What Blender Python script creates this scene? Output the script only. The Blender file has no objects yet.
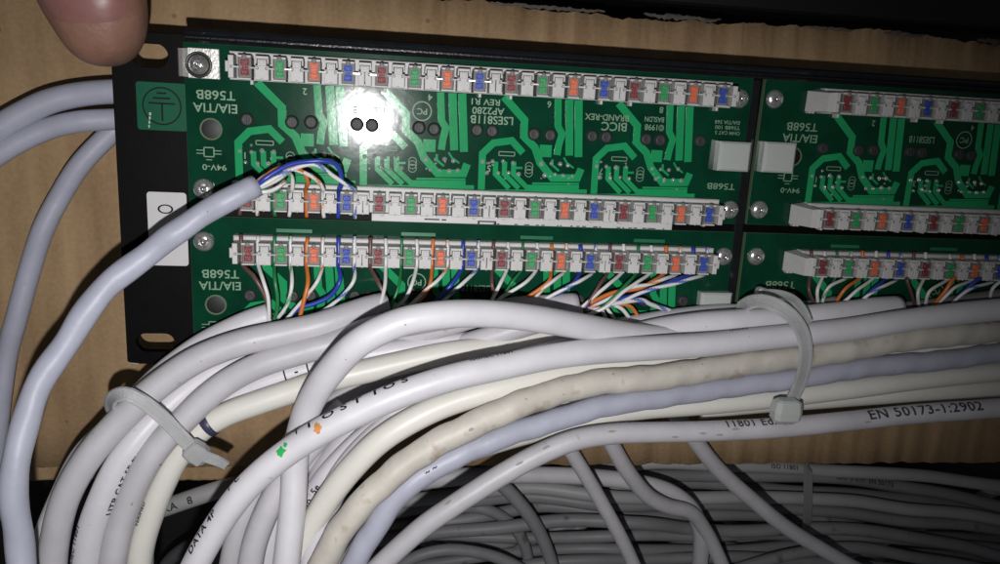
import bpy, bmesh, math, random
from mathutils import Vector, Matrix
random.seed(7)
S = 0.001                                   # everything below is written in millimetres
col = bpy.context.scene.collection
scene = bpy.context.scene

# ------------------------------------------------------------------ camera
F_PX = 780.0
R0 = Vector((0.9871499, 0.05371334, 0.15049903))        # image right, in world axes
R1 = Vector((0.01863862, -0.97408811, 0.22539955))      # image down
R2 = Vector((0.15870628, -0.21969805, -0.96257212))     # view direction
CAM = Vector((31.25522, -5.86384, 205.18875))

def P(px, py, z):
    """point of the place seen at photo pixel (px, py) at height z above the circuit boards"""
    d = R0 * ((px - 500) / F_PX) + R1 * ((py - 282) / F_PX) + R2
    return CAM + d * ((z - CAM.z) / d.z)

# ------------------------------------------------------------------ helpers
def link(name, me, mats=None, parent=None, loc=None):
    o = bpy.data.objects.new(name, me)
    col.objects.link(o)
    if mats is not None:
        for m in (mats if isinstance(mats, (list, tuple)) else [mats]):
            me.materials.append(m)
    if parent is not None: o.parent = parent
    if loc is not None: o.location = Vector(loc) * S
    return o

def mesh(name, verts, faces, smooth=False, idx=None, org=(0, 0, 0)):
    me = bpy.data.meshes.new(name)
    ox = Vector(org)
    me.from_pydata([tuple((Vector(v) - ox) * S) for v in verts], [], faces)
    if smooth: me.polygons.foreach_set('use_smooth', [True] * len(me.polygons))
    if idx: me.polygons.foreach_set('material_index', idx)
    me.update()
    return me

def tag(o, label=None, cat=None, group=None, kind=None):
    if label: o['label'] = label
    if cat: o['category'] = cat
    if group: o['group'] = group
    if kind: o['kind'] = kind
    return o

def empty(name, loc=(0, 0, 0)):
    o = bpy.data.objects.new(name, None); col.objects.link(o)
    o.location = Vector(loc) * S; o.empty_display_size = .01
    return o

def clone(o, parent=None, loc=None, name=None):
    c = o.copy(); col.objects.link(c)
    if name: c.name = name
    c.parent = parent
    if loc is not None: c.location = Vector(loc) * S
    for ch in o.children: clone(ch, c)
    return c

class MB:
    def __init__(s): s.v = []; s.f = []; s.i = []; s.sm = []
    def add(s, vs, fs, mi=0, sm=False):
        n = len(s.v); s.v += [tuple(v) for v in vs]
        s.f += [tuple(a + n for a in f) for f in fs]; s.i += [mi] * len(fs); s.sm += [sm] * len(fs)
    def box(s, x0, x1, y0, y1, z0, z1, b=0.0, mi=0):
        """box with chamfered top edges"""
        if b <= 0:
            vs = [(x0,y0,z0),(x1,y0,z0),(x1,y1,z0),(x0,y1,z0),(x0,y0,z1),(x1,y0,z1),(x1,y1,z1),(x0,y1,z1)]
            fs = [(3,2,1,0),(4,5,6,7),(0,1,5,4),(1,2,6,5),(2,3,7,6),(3,0,4,7)]
        else:
            vs = [(x0,y0,z0),(x1,y0,z0),(x1,y1,z0),(x0,y1,z0),
                  (x0,y0,z1-b),(x1,y0,z1-b),(x1,y1,z1-b),(x0,y1,z1-b),
                  (x0+b,y0+b,z1),(x1-b,y0+b,z1),(x1-b,y1-b,z1),(x0+b,y1-b,z1)]
            fs = [(3,2,1,0),(0,1,5,4),(1,2,6,5),(2,3,7,6),(3,0,4,7),(4,5,9,8),(5,6,10,9),(6,7,11,10),(7,4,8,11),(8,9,10,11)]
        s.add(vs, fs, mi)
    def prism(s, pts, z0, z1, mi=0):
        n = len(pts)
        a = sum(pts[i][0]*pts[(i+1)%n][1]-pts[(i+1)%n][0]*pts[i][1] for i in range(n))
        if a < 0: pts = pts[::-1]
        vs = [(x,y,z0) for x,y in pts] + [(x,y,z1) for x,y in pts]
        fs = [tuple(range(n,2*n)), tuple(range(n-1,-1,-1))] + [(i,(i+1)%n,n+(i+1)%n,n+i) for i in range(n)]
        s.add(vs, fs, mi)
    def lathe(s, cx, cy, prof, n=24, mi=0, z=0):
        """prof: list of (r, z) from the outside bottom to the centre top"""
        vs = []; fs = []
        for r, h in prof:
            for k in range(n):
                a = 2*math.pi*k/n; vs.append((cx+r*math.cos(a), cy+r*math.sin(a), z+h))
        for j in range(len(prof)-1):
            for k in range(n):
                fs.append((j*n+k, j*n+(k+1)%n, (j+1)*n+(k+1)%n, (j+1)*n+k))
        fs.append(tuple((len(prof)-1)*n+k for k in range(n)))
        s.add(vs, fs, mi, True)
    def strip(s, pts, w, z0, z1, mi=0):
        """flat ribbon of width w along a polyline in the board plane with mitred corners"""
        L = []; Rr = []; n = len(pts)
        for i, p in enumerate(pts):
            p = Vector(p[:2])
            d0 = (p - Vector(pts[i-1][:2])).normalized() if i else None
            d1 = (Vector(pts[i+1][:2]) - p).normalized() if i < n-1 else None
            if d0 is None: d0 = d1
            if d1 is None: d1 = d0
            t = (d0 + d1).normalized(); nn = Vector((-t.y, t.x))
            k = 1 / max(.5, nn.dot(Vector((-d0.y, d0.x))))
            L.append(p + nn*w/2*k); Rr.append(p - nn*w/2*k)
        vs = [(q.x,q.y,z0) for q in L+Rr] + [(q.x,q.y,z1) for q in L+Rr]
        fs = []
        m = 2*n
        for i in range(n-1):
            fs.append((n+i, n+i+1, i+1, i)[::1] if False else (m+n+i, m+n+i+1, m+i+1, m+i))
            fs.append((m+i, m+i+1, i+1, i)); fs.append((n+i, n+i+1, m+n+i+1, m+n+i))
        fs.append((0, n, m+n, m)); fs.append((n-1, m+n-1, m+n+n-1, n+n-1))
        s.add(vs, fs, mi)
    def build(s, name, mats, parent=None, org=(0,0,0), loc=None):
        me = mesh(name, s.v, s.f, False, s.i, org)
        me.polygons.foreach_set('use_smooth', s.sm)
        return link(name, me, mats, parent, loc)

def arc(cx, cy, rx, ry, a0, a1, n):
    return [(cx+rx*math.cos(math.radians(a0+(a1-a0)*i/n)), cy+ry*math.sin(math.radians(a0+(a1-a0)*i/n))) for i in range(n+1)]

def plate(name, loops, z0, z1, bevel=0):
    """2D outline with holes, extruded"""
    cu = bpy.data.curves.new(name, 'CURVE'); cu.dimensions = '2D'; cu.fill_mode = 'BOTH'
    for lp in loops:
        sp = cu.splines.new('POLY'); sp.points.add(len(lp)-1)
        for i, (x, y) in enumerate(lp): sp.points[i].co = (x*S, y*S, 0, 1)
        sp.use_cyclic_u = True
    cu.extrude = (z1-z0)/2*S - bevel*S; cu.bevel_depth = bevel*S; cu.bevel_resolution = 1
    if bevel: cu.offset = -bevel*S
    o = bpy.data.objects.new(name, cu); col.objects.link(o)
    dg = bpy.context.evaluated_depsgraph_get()
    me = bpy.data.meshes.new_from_object(o.evaluated_get(dg))
    bpy.data.objects.remove(o); bpy.data.curves.remove(cu)
    for v in me.vertices: v.co.z += (z0+z1)/2*S
    me.materials.clear(); me.name = name
    return me

_tc = {}
def text_geo(txt, size, spacing=1.0, fine=False, bold=.012):
    """flat glyph outlines as (verts, faces) in mm, centred"""
    key = (txt, size, spacing, bold)
    if key in _tc: return _tc[key]
    cu = bpy.data.curves.new('t', 'FONT'); cu.body = txt; cu.size = size; cu.space_character = spacing
    cu.align_x = 'CENTER'; cu.align_y = 'CENTER'; cu.resolution_u = 3; cu.offset = size*bold
    o = bpy.data.objects.new('t', cu); col.objects.link(o)
    dg = bpy.context.evaluated_depsgraph_get()
    me = bpy.data.meshes.new_from_object(o.evaluated_get(dg))
    if fine:
        bm = bmesh.new(); bm.from_mesh(me); st_ = .28
        for ax in (0, 1):
            lo_ = min(v.co[ax] for v in bm.verts); hi_ = max(v.co[ax] for v in bm.verts); k = lo_+st_
            if ax == 0: st_ = .6
            else: st_ = .28
            while k < hi_:
                co = [0, 0, 0]; co[ax] = k; no = [0, 0, 0]; no[ax] = 1
                bmesh.ops.bisect_plane(bm, geom=bm.verts[:]+bm.edges[:]+bm.faces[:], plane_co=co, plane_no=no); k += st_
        bm.to_mesh(me); bm.free()
    vs = [tuple(v.co) for v in me.vertices]; fs = [tuple(p.vertices) for p in me.polygons]
    bpy.data.objects.remove(o); bpy.data.curves.remove(cu); bpy.data.meshes.remove(me)
    _tc[key] = (vs, fs); return vs, fs

def board_text(mb, txt, px, py, size, width=None, rot=180, z=0.16):
    vs, fs = text_geo(txt, size)
    c = P(px, py, 0); w = max(v[0] for v in vs)-min(v[0] for v in vs)
    k = width / w if width else 1
    a = math.radians(rot); ca, sa = math.cos(a), math.sin(a)
    mb.add([(c.x+v[0]*k*ca-v[1]*sa, c.y+v[0]*k*sa+v[1]*ca, z) for v in vs], fs)

def catmull(pts, step):
    pts = [Vector(p) for p in pts]
    ext = [pts[0]*2-pts[1]] + pts + [pts[-1]*2-pts[-2]]
    dense = []
    for i in range(1, len(ext)-2):
        p0, p1, p2, p3 = ext[i-1:i+3]
        t0 = 0; t1 = t0+max((p1-p0).length, 1e-4)**.5; t2 = t1+max((p2-p1).length, 1e-4)**.5; t3 = t2+max((p3-p2).length, 1e-4)**.5
        n = max(6, int((p2-p1).length/step*3))
        for k in range(n):
            t = t1+(t2-t1)*k/n
            a1 = p0*((t1-t)/(t1-t0))+p1*((t-t0)/(t1-t0)); a2 = p1*((t2-t)/(t2-t1))+p2*((t-t1)/(t2-t1)); a3 = p2*((t3-t)/(t3-t2))+p3*((t-t2)/(t3-t2))
            b1 = a1*((t2-t)/(t2-t0))+a2*((t-t0)/(t2-t0)); b2 = a2*((t3-t)/(t3-t1))+a3*((t-t1)/(t3-t1))
            dense.append(b1*((t2-t)/(t2-t1))+b2*((t-t1)/(t2-t1)))
    dense.append(pts[-1])
    for _ in range(2):      # relax kinks
        dense = [dense[0]] + [(dense[i-1]+dense[i]*2+dense[i+1])/4 for i in range(1, len(dense)-1)] + [dense[-1]]
    L = [0]
    for i in range(1, len(dense)): L.append(L[-1]+(dense[i]-dense[i-1]).length)
    n = max(3, int(L[-1]/step)); out = []; j = 0
    for k in range(n+1):
        s = L[-1]*k/n
        while j < len(L)-2 and L[j+1] < s: j += 1
        f = (s-L[j])/max(1e-9, L[j+1]-L[j]); out.append(dense[j].lerp(dense[j+1], min(1, f)))
    return out, L[-1]

def tube(name, pts, r, mats, parent=None, seg=18, step=1.6, lump=0, lpitch=9, wob=0.0, stripe=None, seed=0, hollow=False, top=True, end_at=None):
    """a round flexible jacket swept along pts; returns object with .path data in a dict"""
    path, Ltot = catmull(pts, step)
    n = len(path); rnd = random.Random(seed or hash(name+str(pts[0])) % 9999)
    ph = [rnd.uniform(0, 6.28) for _ in range(6)]
    tang = [(path[min(i+1, n-1)]-path[max(i-1, 0)]).normalized() for i in range(n)]
    ref = Vector((0, 0, 1))
    N = (ref - tang[0]*ref.dot(tang[0])).normalized()
    vs = []; fs = []; idx = []; org = path[0].copy() if parent is None else Vector((0, 0, 0))
    ds = Ltot/(n-1)
    frames = []
    for i in range(n):
        N = (N - tang[i]*N.dot(tang[i])).normalized(); B = tang[i].cross(N)
        s = i*ds
        c = path[i] + N*wob*math.sin(s/7.3+ph[0]) + B*wob*math.sin(s/9.1+ph[1])
        frames.append((c, tang[i]))
        for k in range(seg):
            a = 2*math.pi*k/seg
            rr = r*(1+.010*math.sin(s/11+ph[2])+.008*math.sin(s/4.7+ph[3]+a))
            if lump: rr *= 1+lump*math.sin(2*math.pi*s/lpitch+a+ph[4])+lump*.5*math.sin(2*math.pi*s/(lpitch*.61)+2*a+ph[5])
            vs.append(c + (N*math.cos(a)+B*math.sin(a))*rr)
    for i in range(n-1):
        for k in range(seg):
            k2 = (k+1) % seg
            fs.append((i*seg+k, i*seg+k2, (i+1)*seg+k2, (i+1)*seg+k))
            if stripe:
                kk = (k - int(i*ds/stripe*seg)) % seg
                idx.append(1 if kk < 3 else 0)
            else: idx.append(0)
    fs.append(tuple(range(seg-1, -1, -1))); fs.append(tuple((n-1)*seg+k for k in range(seg))); idx += [0, 0]
    me = mesh(name, vs, fs, True, idx, org)
    o = link(name, me, mats, parent)
    if parent is None: o.location = org*S
    INFO[o.name] = dict(frames=frames, ds=ds, L=Ltot, r=r, org=org)
    return o
INFO = {}

def on_tube(o, s, y, phi, lift=.05):
    """point on the jacket: s along it (mm), y across it (mm), phi = turn from the side that faces up"""
    I = INFO[o.name]; f = s/I['ds']; i = max(0, min(len(I['frames'])-2, int(f))); u = f-i
    c = I['frames'][i][0].lerp(I['frames'][i+1][0], u); t = I['frames'][i][1].lerp(I['frames'][i+1][1], u).normalized()
    d = (CAM - c).normalized(); d = (d - t*d.dot(t)).normalized(); side = d.cross(t)
    a = phi + y/I['r']; rr = I['r']*1.012+lift
    return c + (d*math.cos(a)+side*math.sin(a))*rr - I['org']

def nearest_s(o, px, py):
    I = INFO[o.name]; best = None
    for i, (c, t) in enumerate(I['frames']):
        v = c-CAM; q = (500+F_PX*v.dot(R0)/v.dot(R2), 282+F_PX*v.dot(R1)/v.dot(R2))
        e = (q[0]-px)**2+(q[1]-py)**2
        if best is None or e < best[0]: best = (e, i*I['ds'])
    return best[1]

def print_on(o, txt, px, py, size, phi, rev=False, name='printed_text', mat=None, wk=1.0, bold=.025):
    vs, fs = text_geo(txt, size, 1.1, True, bold); s0 = nearest_s(o, px, py); k = -1 if rev else 1
    nv = [on_tube(o, s0+k*v[0]*wk, k*v[1], phi) for v in vs]
    return link(name, mesh(name, nv, fs), mat or M['ink'], o)

def mark_on(o, px, py, rad, phi, mat, name='ink_mark', asp=1.0):
    s0 = nearest_s(o, px, py); n = 16; rnd = random.Random(int(px+py))
    rs = [rad*(.65+.55*rnd.random()) for _ in range(n)]
    rings = [(0, 0)]; fs = []
    for f in (.5, 1.0):
        for k in range(n):
            a = 2*math.pi*k/n; rings.append((f*rs[k]*math.cos(a)*asp, f*rs[k]*math.sin(a)))
    for k in range(n):
        k2 = (k+1) % n; fs.append((0, 1+k, 1+k2)); fs.append((1+k, 1+n+k, 1+n+k2, 1+k2))
    return link(name, mesh(name, [on_tube(o, s0+x, y, phi, .06) for x, y in rings], fs, True), mat, o)

# ------------------------------------------------------------------ materials
M = {}
def mat(key, base, rough=.5, metal=0, coat=0, spec=.5, noise=None, bump=None, sss=0, stains=None, trans=0, coat_rough=.1):
    """noise=(scale per metre, low colour factor); bump=(scale, strength); stains=(scale, colour, threshold)"""
    m = bpy.data.materials.new(key); m.use_nodes = True; nt = m.node_tree; b = nt.nodes['Principled BSDF']
    b.inputs['Base Color'].default_value = (*base, 1); b.inputs['Roughness'].default_value = rough
    b.inputs['Metallic'].default_value = metal; b.inputs['Coat Weight'].default_value = coat; b.inputs['Coat Roughness'].default_value = coat_rough
    b.inputs['Specular IOR Level'].default_value = spec
    if sss:
        b.inputs['Subsurface Weight'].default_value = sss; b.inputs['Subsurface Scale'].default_value = .0015
        b.inputs['Subsurface Radius'].default_value = (1, .8, .7)
    b.inputs['Transmission Weight'].default_value = trans
    tc = nt.nodes.new('ShaderNodeTexCoord'); src = None
    if noise:
        n = nt.nodes.new('ShaderNodeTexNoise'); n.inputs['Scale'].default_value = noise[0]; n.inputs['Detail'].default_value = 5; n.inputs['Roughness'].default_value = .6
        nt.links.new(tc.outputs['Object'], n.inputs['Vector'])
        cr = nt.nodes.new('ShaderNodeValToRGB'); cr.color_ramp.elements[0].position = .3; cr.color_ramp.elements[1].position = .68
        cr.color_ramp.elements[0].color = (*[c*noise[1] for c in base], 1); cr.color_ramp.elements[1].color = (*base, 1)
        nt.links.new(n.outputs['Fac'], cr.inputs['Fac']); src = cr.outputs['Color']
    if stains:
        n = nt.nodes.new('ShaderNodeTexNoise'); n.inputs['Scale'].default_value = stains[0]; n.inputs['Detail'].default_value = 4
        nt.links.new(tc.outputs['Object'], n.inputs['Vector'])
        cr = nt.nodes.new('ShaderNodeValToRGB'); cr.color_ramp.elements[0].position = stains[2]; cr.color_ramp.elements[1].position = stains[2]+.12
        cr.color_ramp.elements[0].color = (0, 0, 0, 1); cr.color_ramp.elements[1].color = (1, 1, 1, 1)
        mx = nt.nodes.new('ShaderNodeMix'); mx.data_type = 'RGBA'
        nt.links.new(n.outputs['Fac'], cr.inputs['Fac']); nt.links.new(cr.outputs['Color'], mx.inputs[0])
        if src: nt.links.new(src, mx.inputs[6])
        else: mx.inputs[6].default_value = (*base, 1)
        mx.inputs[7].default_value = (*stains[1], 1); src = mx.outputs[2]
    if src: nt.links.new(src, b.inputs['Base Color'])
    if bump:
        n = nt.nodes.new('ShaderNodeTexNoise'); n.inputs['Scale'].default_value = bump[0]; n.inputs['Detail'].default_value = 4
        nt.links.new(tc.outputs['Object'], n.inputs['Vector'])
        bp = nt.nodes.new('ShaderNodeBump'); bp.inputs['Strength'].default_value = bump[1]; bp.inputs['Distance'].default_value = .0004
        nt.links.new(n.outputs['Fac'], bp.inputs['Height']); nt.links.new(bp.outputs['Normal'], b.inputs['Normal'])
    M[key] = m; return m

mat('pvc_white', (.70, .685, .72), .42, noise=(90, .88), bump=(230, .22), stains=(260, (.42, .39, .37), .70))
mat('pvc_grey', (.575, .56, .59), .45, noise=(90, .85), bump=(230, .28), stains=(240, (.30, .28, .27), .68))
mat('pvc_lilac', (.455, .465, .56), .46, noise=(70, .85), bump=(170, .55), stains=(240, (.36, .36, .40), .68))
mat('pvc_cream', (.74, .725, .665), .42, noise=(60, .93), bump=(400, .10))
mat('pvc_tan', (.61, .575, .51), .5, noise=(120, .80), bump=(500, .18), stains=(190, (.40, .33, .25), .60))
mat('pvc_dim', (.26, .26, .27), .5, noise=(60, .8), bump=(300, .15), stains=(150, (.10, .10, .10), .64))  # grey jacket with the dimness of the cabinet put into its colour
mat('pvc_dim_light', (.42, .415, .42), .5, noise=(60, .85), bump=(300, .15))  # paler version, cabinet dimness still mixed into the colour
mat('pvc_shade', (.10, .10, .105), .5, noise=(60, .8), bump=(300, .15))  # darkest version, deep shade put into the jacket colour
mat('dirt', (.34, .31, .28), .7)
mat('ink', (.012, .012, .014), .6, spec=.1)
mat('ink_grey', (.07, .07, .08), .6, spec=.2, noise=(1500, .5))
mat('marker_green', (.03, .42, .10), .5)
mat('marker_orange', (.75, .33, .10), .5, noise=(900, .5))
mat('ring_blue', (.045, .045, .09), .4)
mat('black_steel', (.003, .0032, .004), .5, spec=.10, noise=(300, .6), bump=(2500, .10), stains=(700, (.016, .016, .016), .72))
mat('black_rail', (.012, .013, .016), .26, noise=(300, .6), bump=(1400, .18))
mat('pcb', (.0035, .052, .026), .12, spec=.24, noise=(90, .6), bump=(70, .30), coat=.08, coat_rough=.20)
mat('trace_dim', (.02, .16, .075), .3)
mat('pcb_edge', (.10, .15, .08), .6)
mat('trace', (.018, .34, .12), .15, spec=.35, coat=0, noise=(120, .85), bump=(700, .04))
mat('silk', (.20, .33, .21), .5)
mat('silk_bright', (.45, .55, .45), .5)
mat('solder', (.70, .71, .70), .2, .55, spec=1, bump=(2500, .5))
mat('steel', (.70, .69, .68), .25, .75, spec=1, noise=(500, .7), bump=(900, .25))
mat('steel_dark', (.07, .07, .07), .35, .6)
mat('tin', (.72, .71, .68), .38, .75, noise=(400, .85), bump=(1200, .25))
mat('idc', (.60, .59, .575), .5, noise=(260, .9), bump=(900, .12), sss=.1)
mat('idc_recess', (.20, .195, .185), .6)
mat('tab_brown', (.22, .04, .045), .42, bump=(2200, .5))
mat('tab_green', (.03, .32, .10), .42, bump=(2200, .5))
mat('tab_orange', (.70, .155, .07), .42, bump=(2200, .5))
mat('tab_blue', (.035, .08, .40), .42, bump=(2200, .5))
mat('peg', (.04, .045, .042), .55, noise=(1200, .5))
mat('wire_white', (.70, .70, .69), .35)
mat('wire_brown', (.13, .065, .06), .35)
mat('wire_green', (.02, .19, .06), .35)
mat('wire_orange', (.62, .17, .035), .35)
mat('wire_blue', (.025, .055, .36), .32)
mat('stripe_brown', (.33, .22, .19), .35)
mat('stripe_green', (.16, .38, .20), .35)
mat('stripe_orange', (.66, .30, .13), .35)
mat('stripe_blue', (.14, .20, .50), .35)
mat('contact', (.80, .80, .80), .28, .35, spec=1)
mat('nylon', (.58, .585, .59), .30, trans=.3, sss=.4, noise=(200, .9), bump=(600, .08))
mat('nylon_clear', (.46, .475, .47), .22, sss=.4, trans=.25, bump=(600, .08))
mat('nylon_block', (.50, .53, .50), .28, sss=.6, bump=(350, .10))
mat('label_white', (.62, .61, .62), .45, noise=(150, .93))
mat('label_green', (.003, .10, .050), .45, spec=.2, noise=(200, .85))
mat('skin', (.29, .15, .105), .52, noise=(240, .80), bump=(900, .35), sss=.25)
mat('nail', (.31, .145, .13), .36, noise=(150, .75), bump=(400, .12), sss=.3, coat=.1)
mat('kraft_edge', (.42, .33, .23), .8, noise=(300, .7))
mat('torn_paper', (.11, .095, .08), .8, noise=(700, .6))
mat('cabinet', (.012, .012, .013), .6, noise=(60, .5), bump=(400, .3))
mat('cabinet_dark', (.006, .006, .007), .5)

def kraft():
    m = bpy.data.materials.new('kraft'); m.use_nodes = True; nt = m.node_tree; b = nt.nodes['Principled BSDF']
    b.inputs['Roughness'].default_value = .78; b.inputs['Specular IOR Level'].default_value = .25
    tc = nt.nodes.new('ShaderNodeTexCoord')
    mp = nt.nodes.new('ShaderNodeMapping'); mp.inputs['Scale'].default_value = (1, .12, 1); nt.links.new(tc.outputs['Object'], mp.inputs['Vector'])
    n1 = nt.nodes.new('ShaderNodeTexNoise'); n1.inputs['Scale'].default_value = 130; n1.inputs['Detail'].default_value = 4
    nt.links.new(mp.outputs['Vector'], n1.inputs['Vector'])
    n2 = nt.nodes.new('ShaderNodeTexNoise'); n2.inputs['Scale'].default_value = 900; n2.inputs['Detail'].default_value = 6
    nt.links.new(tc.outputs['Object'], n2.inputs['Vector'])
    n3 = nt.nodes.new('ShaderNodeTexNoise'); n3.inputs['Scale'].default_value = 28; n3.inputs['Detail'].default_value = 3
    nt.links.new(tc.outputs['Object'], n3.inputs['Vector'])
    a = nt.nodes.new('ShaderNodeMath'); a.operation = 'MULTIPLY_ADD'; a.inputs[1].default_value = .5
    a2 = nt.nodes.new('ShaderNodeMath'); a2.operation = 'MULTIPLY_ADD'; a2.inputs[1].default_value = .22
    a3 = nt.nodes.new('ShaderNodeMath'); a3.operation = 'MULTIPLY'; a3.inputs[1].default_value = .3
    nt.links.new(n3.outputs['Fac'], a3.inputs[0]); nt.links.new(n2.outputs['Fac'], a2.inputs[0]); nt.links.new(a3.outputs[0], a2.inputs[2])
    nt.links.new(n1.outputs['Fac'], a.inputs[0]); nt.links.new(a2.outputs[0], a.inputs[2])
    cr = nt.nodes.new('ShaderNodeValToRGB'); cr.color_ramp.elements[0].position = .36; cr.color_ramp.elements[1].position = .66
    cr.color_ramp.elements[0].color = (.26, .165, .088, 1); cr.color_ramp.elements[1].color = (.45, .305, .17, 1)
    nt.links.new(a.outputs[0], cr.inputs['Fac'])
    v = nt.nodes.new('ShaderNodeTexVoronoi'); v.inputs['Scale'].default_value = 75; nt.links.new(tc.outputs['Object'], v.inputs['Vector'])
    c2 = nt.nodes.new('ShaderNodeValToRGB'); c2.color_ramp.elements[0].position = .035; c2.color_ramp.elements[1].position = .06
    c2.color_ramp.elements[0].color = (.55, .5, .45, 1); c2.color_ramp.elements[1].color = (1, 1, 1, 1)
    nt.links.new(v.outputs['Distance'], c2.inputs['Fac'])
    mx = nt.nodes.new('ShaderNodeMix'); mx.data_type = 'RGBA'; mx.blend_type = 'MULTIPLY'; mx.inputs[0].default_value = .8
    nt.links.new(cr.outputs['Color'], mx.inputs[6]); nt.links.new(c2.outputs['Color'], mx.inputs[7])
    nt.links.new(mx.outputs[2], b.inputs['Base Color'])
    bp = nt.nodes.new('ShaderNodeBump'); bp.inputs['Strength'].default_value = .25; bp.inputs['Distance'].default_value = .0003
    nt.links.new(n2.outputs['Fac'], bp.inputs['Height']); nt.links.new(bp.outputs['Normal'], b.inputs['Normal'])
    M['kraft'] = m
kraft()

# ------------------------------------------------------------------ the setting behind
mb = MB(); mb.box(-400, 620, -420, 300, -132, -130)
tag(mb.build('background', M['cabinet']), kind='structure')

# cardboard flap with fluted face and torn upper edge
def cardboard(name, x0, x1, top, bot, z, th, label, wav=.30, ragged=.7, pitch=8.5):
    n = int((x1-x0)/.9); rows = 10; vs = []; fs = []; idx = []
    rnd = random.Random(5); rt = 0; rb = 0
    for i in range(n+1):
        x = x0+(x1-x0)*i/n
        rt = rt*.86+rnd.uniform(-1, 1)*ragged*.5; rb = rb*.86+rnd.uniform(-1, 1)*.18
        yt = top(x)+rt; yb = bot(x)+rb
        for j in range(rows+1):
            y = yt+(yb-yt)*j/rows
            h = wav*math.sin(2*math.pi*x/pitch+.5*math.sin(x/31))*(.7+.4*math.sin(x/47+y/60))+.5*math.sin(x/60+y/50)+.25*math.sin(y/17+x/90)
            e = .5 if j == 0 else 0
            vs.append((x, y, z+h-e))
    m = (rows+1)
    base = len(vs)
    for i in range(n+1):
        x = x0+(x1-x0)*i/n; yt = vs[i*m][1]; yb = vs[i*m+rows][1]
        vs.append((x, yt-.4*rnd.random(), z-th)); vs.append((x, yb, z-th))
    for i in range(n):
        for j in range(rows):
            fs.append((i*m+j, i*m+j+1, (i+1)*m+j+1, (i+1)*m+j)); idx.append(0)
        fs.append((i*m, (i+1)*m, base+2*(i+1), base+2*i)); idx.append(1)
        fs.append((i*m+rows, base+2*i+1, base+2*(i+1)+1, (i+1)*m+rows)); idx.append(1)
        fs.append((base+2*i, base+2*(i+1), base+2*(i+1)+1, base+2*i+1)); idx.append(0)
    org = (x0, bot(x0), z)
    o = link(name, mesh(name, vs, fs, True, idx, org), [M['kraft'], M['kraft_edge']])
    o.location = Vector(org)*S
    return tag(o, label, 'cardboard')
TOPE = 22.5
card = cardboard('cardboard_sheet', -135, 330, lambda x: TOPE+(.6*math.sin(x/23)) + (4 if x < 20 else 0)*min(1, (20-x)/25), lambda x: -119-(x+80)*.012, -28, 4,
                 'brown corrugated cardboard sheet behind the patch panel, with a torn upper edge')
# torn paper lying along the upper edge
def torn(x0, x1, seed, w):
    rnd = random.Random(seed); n = int((x1-x0)/.8); vs = []; fs = []
    for i in range(n+1):
        x = x0+(x1-x0)*i/n; env = math.sin(math.pi*i/n)**.5
        y = TOPE+.2+rnd.uniform(-.25, .25)
        vs += [(x, y-w*env*rnd.uniform(.3, 1), -27.2), (x, y+.3, -26.6+rnd.uniform(-.3, .5)), (x, y+.2+w*.6*env*rnd.uniform(.2, 1), -28.2)]
    for i in range(n):
        for j in (0, 1): fs.append((i*3+j, (i+1)*3+j, (i+1)*3+j+1, i*3+j+1))
    o = link('torn_liner', mesh('torn_liner', vs, fs, True, None, (-135, -119-(-135+80)*.012, -28)), M['torn_paper'], card)
    return o
for a, b, s_, w in ((62, 96, 1, .9), (108, 132, 2, 1.3), (160, 176, 3, .7), (186, 200, 4, .9), (218, 234, 5, 1.6), (20, 44, 6, .6)): torn(a, b, s_, w)
flap = cardboard('box_flap', -135, 40, lambda x: -120.6, lambda x: -127-.02*(x+80), -36, 3.5,
                 'narrow dim cardboard flap showing below the large sheet at lower left', .05, .2)
# dark metal lip above the cardboard
mb = MB(); mb.box(-150, 360, 29, 90, -60, -46, .8)
o = mb.build('cabinet_frame', M['cabinet_dark'], org=(100, 29, -60)); o.location = Vector((100, 29, -60))*S
tag(o, 'black metal cabinet member running along the top above the cardboard', 'cabinet frame')

# ------------------------------------------------------------------ patch panel
panel = empty('patch_panel', (0, 0, -3))
tag(panel, 'black rack patch panel with green circuit boards and white punch-down strips', 'patch panel')
PO = (0, 0, -3)
def obround(cx, cy, w, h, n=12):
    r = h/2; return arc(cx+w/2-r, cy, r, r, -90, 90, n)+arc(cx-w/2+r, cy, r, r, 90, 270, n)
def add_plate(name, loops, z0, z1, m, parent, bevel=0):
    me = plate(name, loops, z0, z1, bevel)
    for v in me.vertices: v.co.z += 3*S
    return link(name, me, m, parent)
outer = [(-32.4, -76.2), (-31.6, -77), (310, -83), (310, 8.6), (-15, 7.6), (-15.4, 7.0), (-31.5, 7.0), (-32.4, 6.2)]
add_plate('mounting_plate', [outer, obround(-23.5, 1.6, 8.4, 5.6), obround(-25.2, -71.2, 9.6, 5.0)], -4.2, -1.75, M['black_steel'], panel, .12)

def pbuild(mb, name, m, parent=panel, org=PO, loc=None): return mb.build(name, m, parent, org, loc)
# top rail: folded lip with two ridges
prof = [(5.15, -1.7), (5.15, .9), (5.6, 1.25), (6.1, .9), (6.5, .9), (6.9, 2.2), (7.5, 2.7), (8.1, 2.3), (8.6, 1.0), (8.75, -4.0)]
vs = []; fs = []; xs = [-14.6+(310+14.6)*i/160 for i in range(161)]
for x in xs:
    for (y, z) in prof: vs.append((x, y+(.0*x), z))
n = len(prof)
for i in range(len(xs)-1):
    for j in range(n-1): fs.append((i*n+j, i*n+j+1, (i+1)*n+j+1, (i+1)*n+j)[::-1])
fs.append(tuple(range(n)))
link('top_rail', mesh('top_rail', vs, fs, False, None, PO), M['black_rail'], panel)

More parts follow.
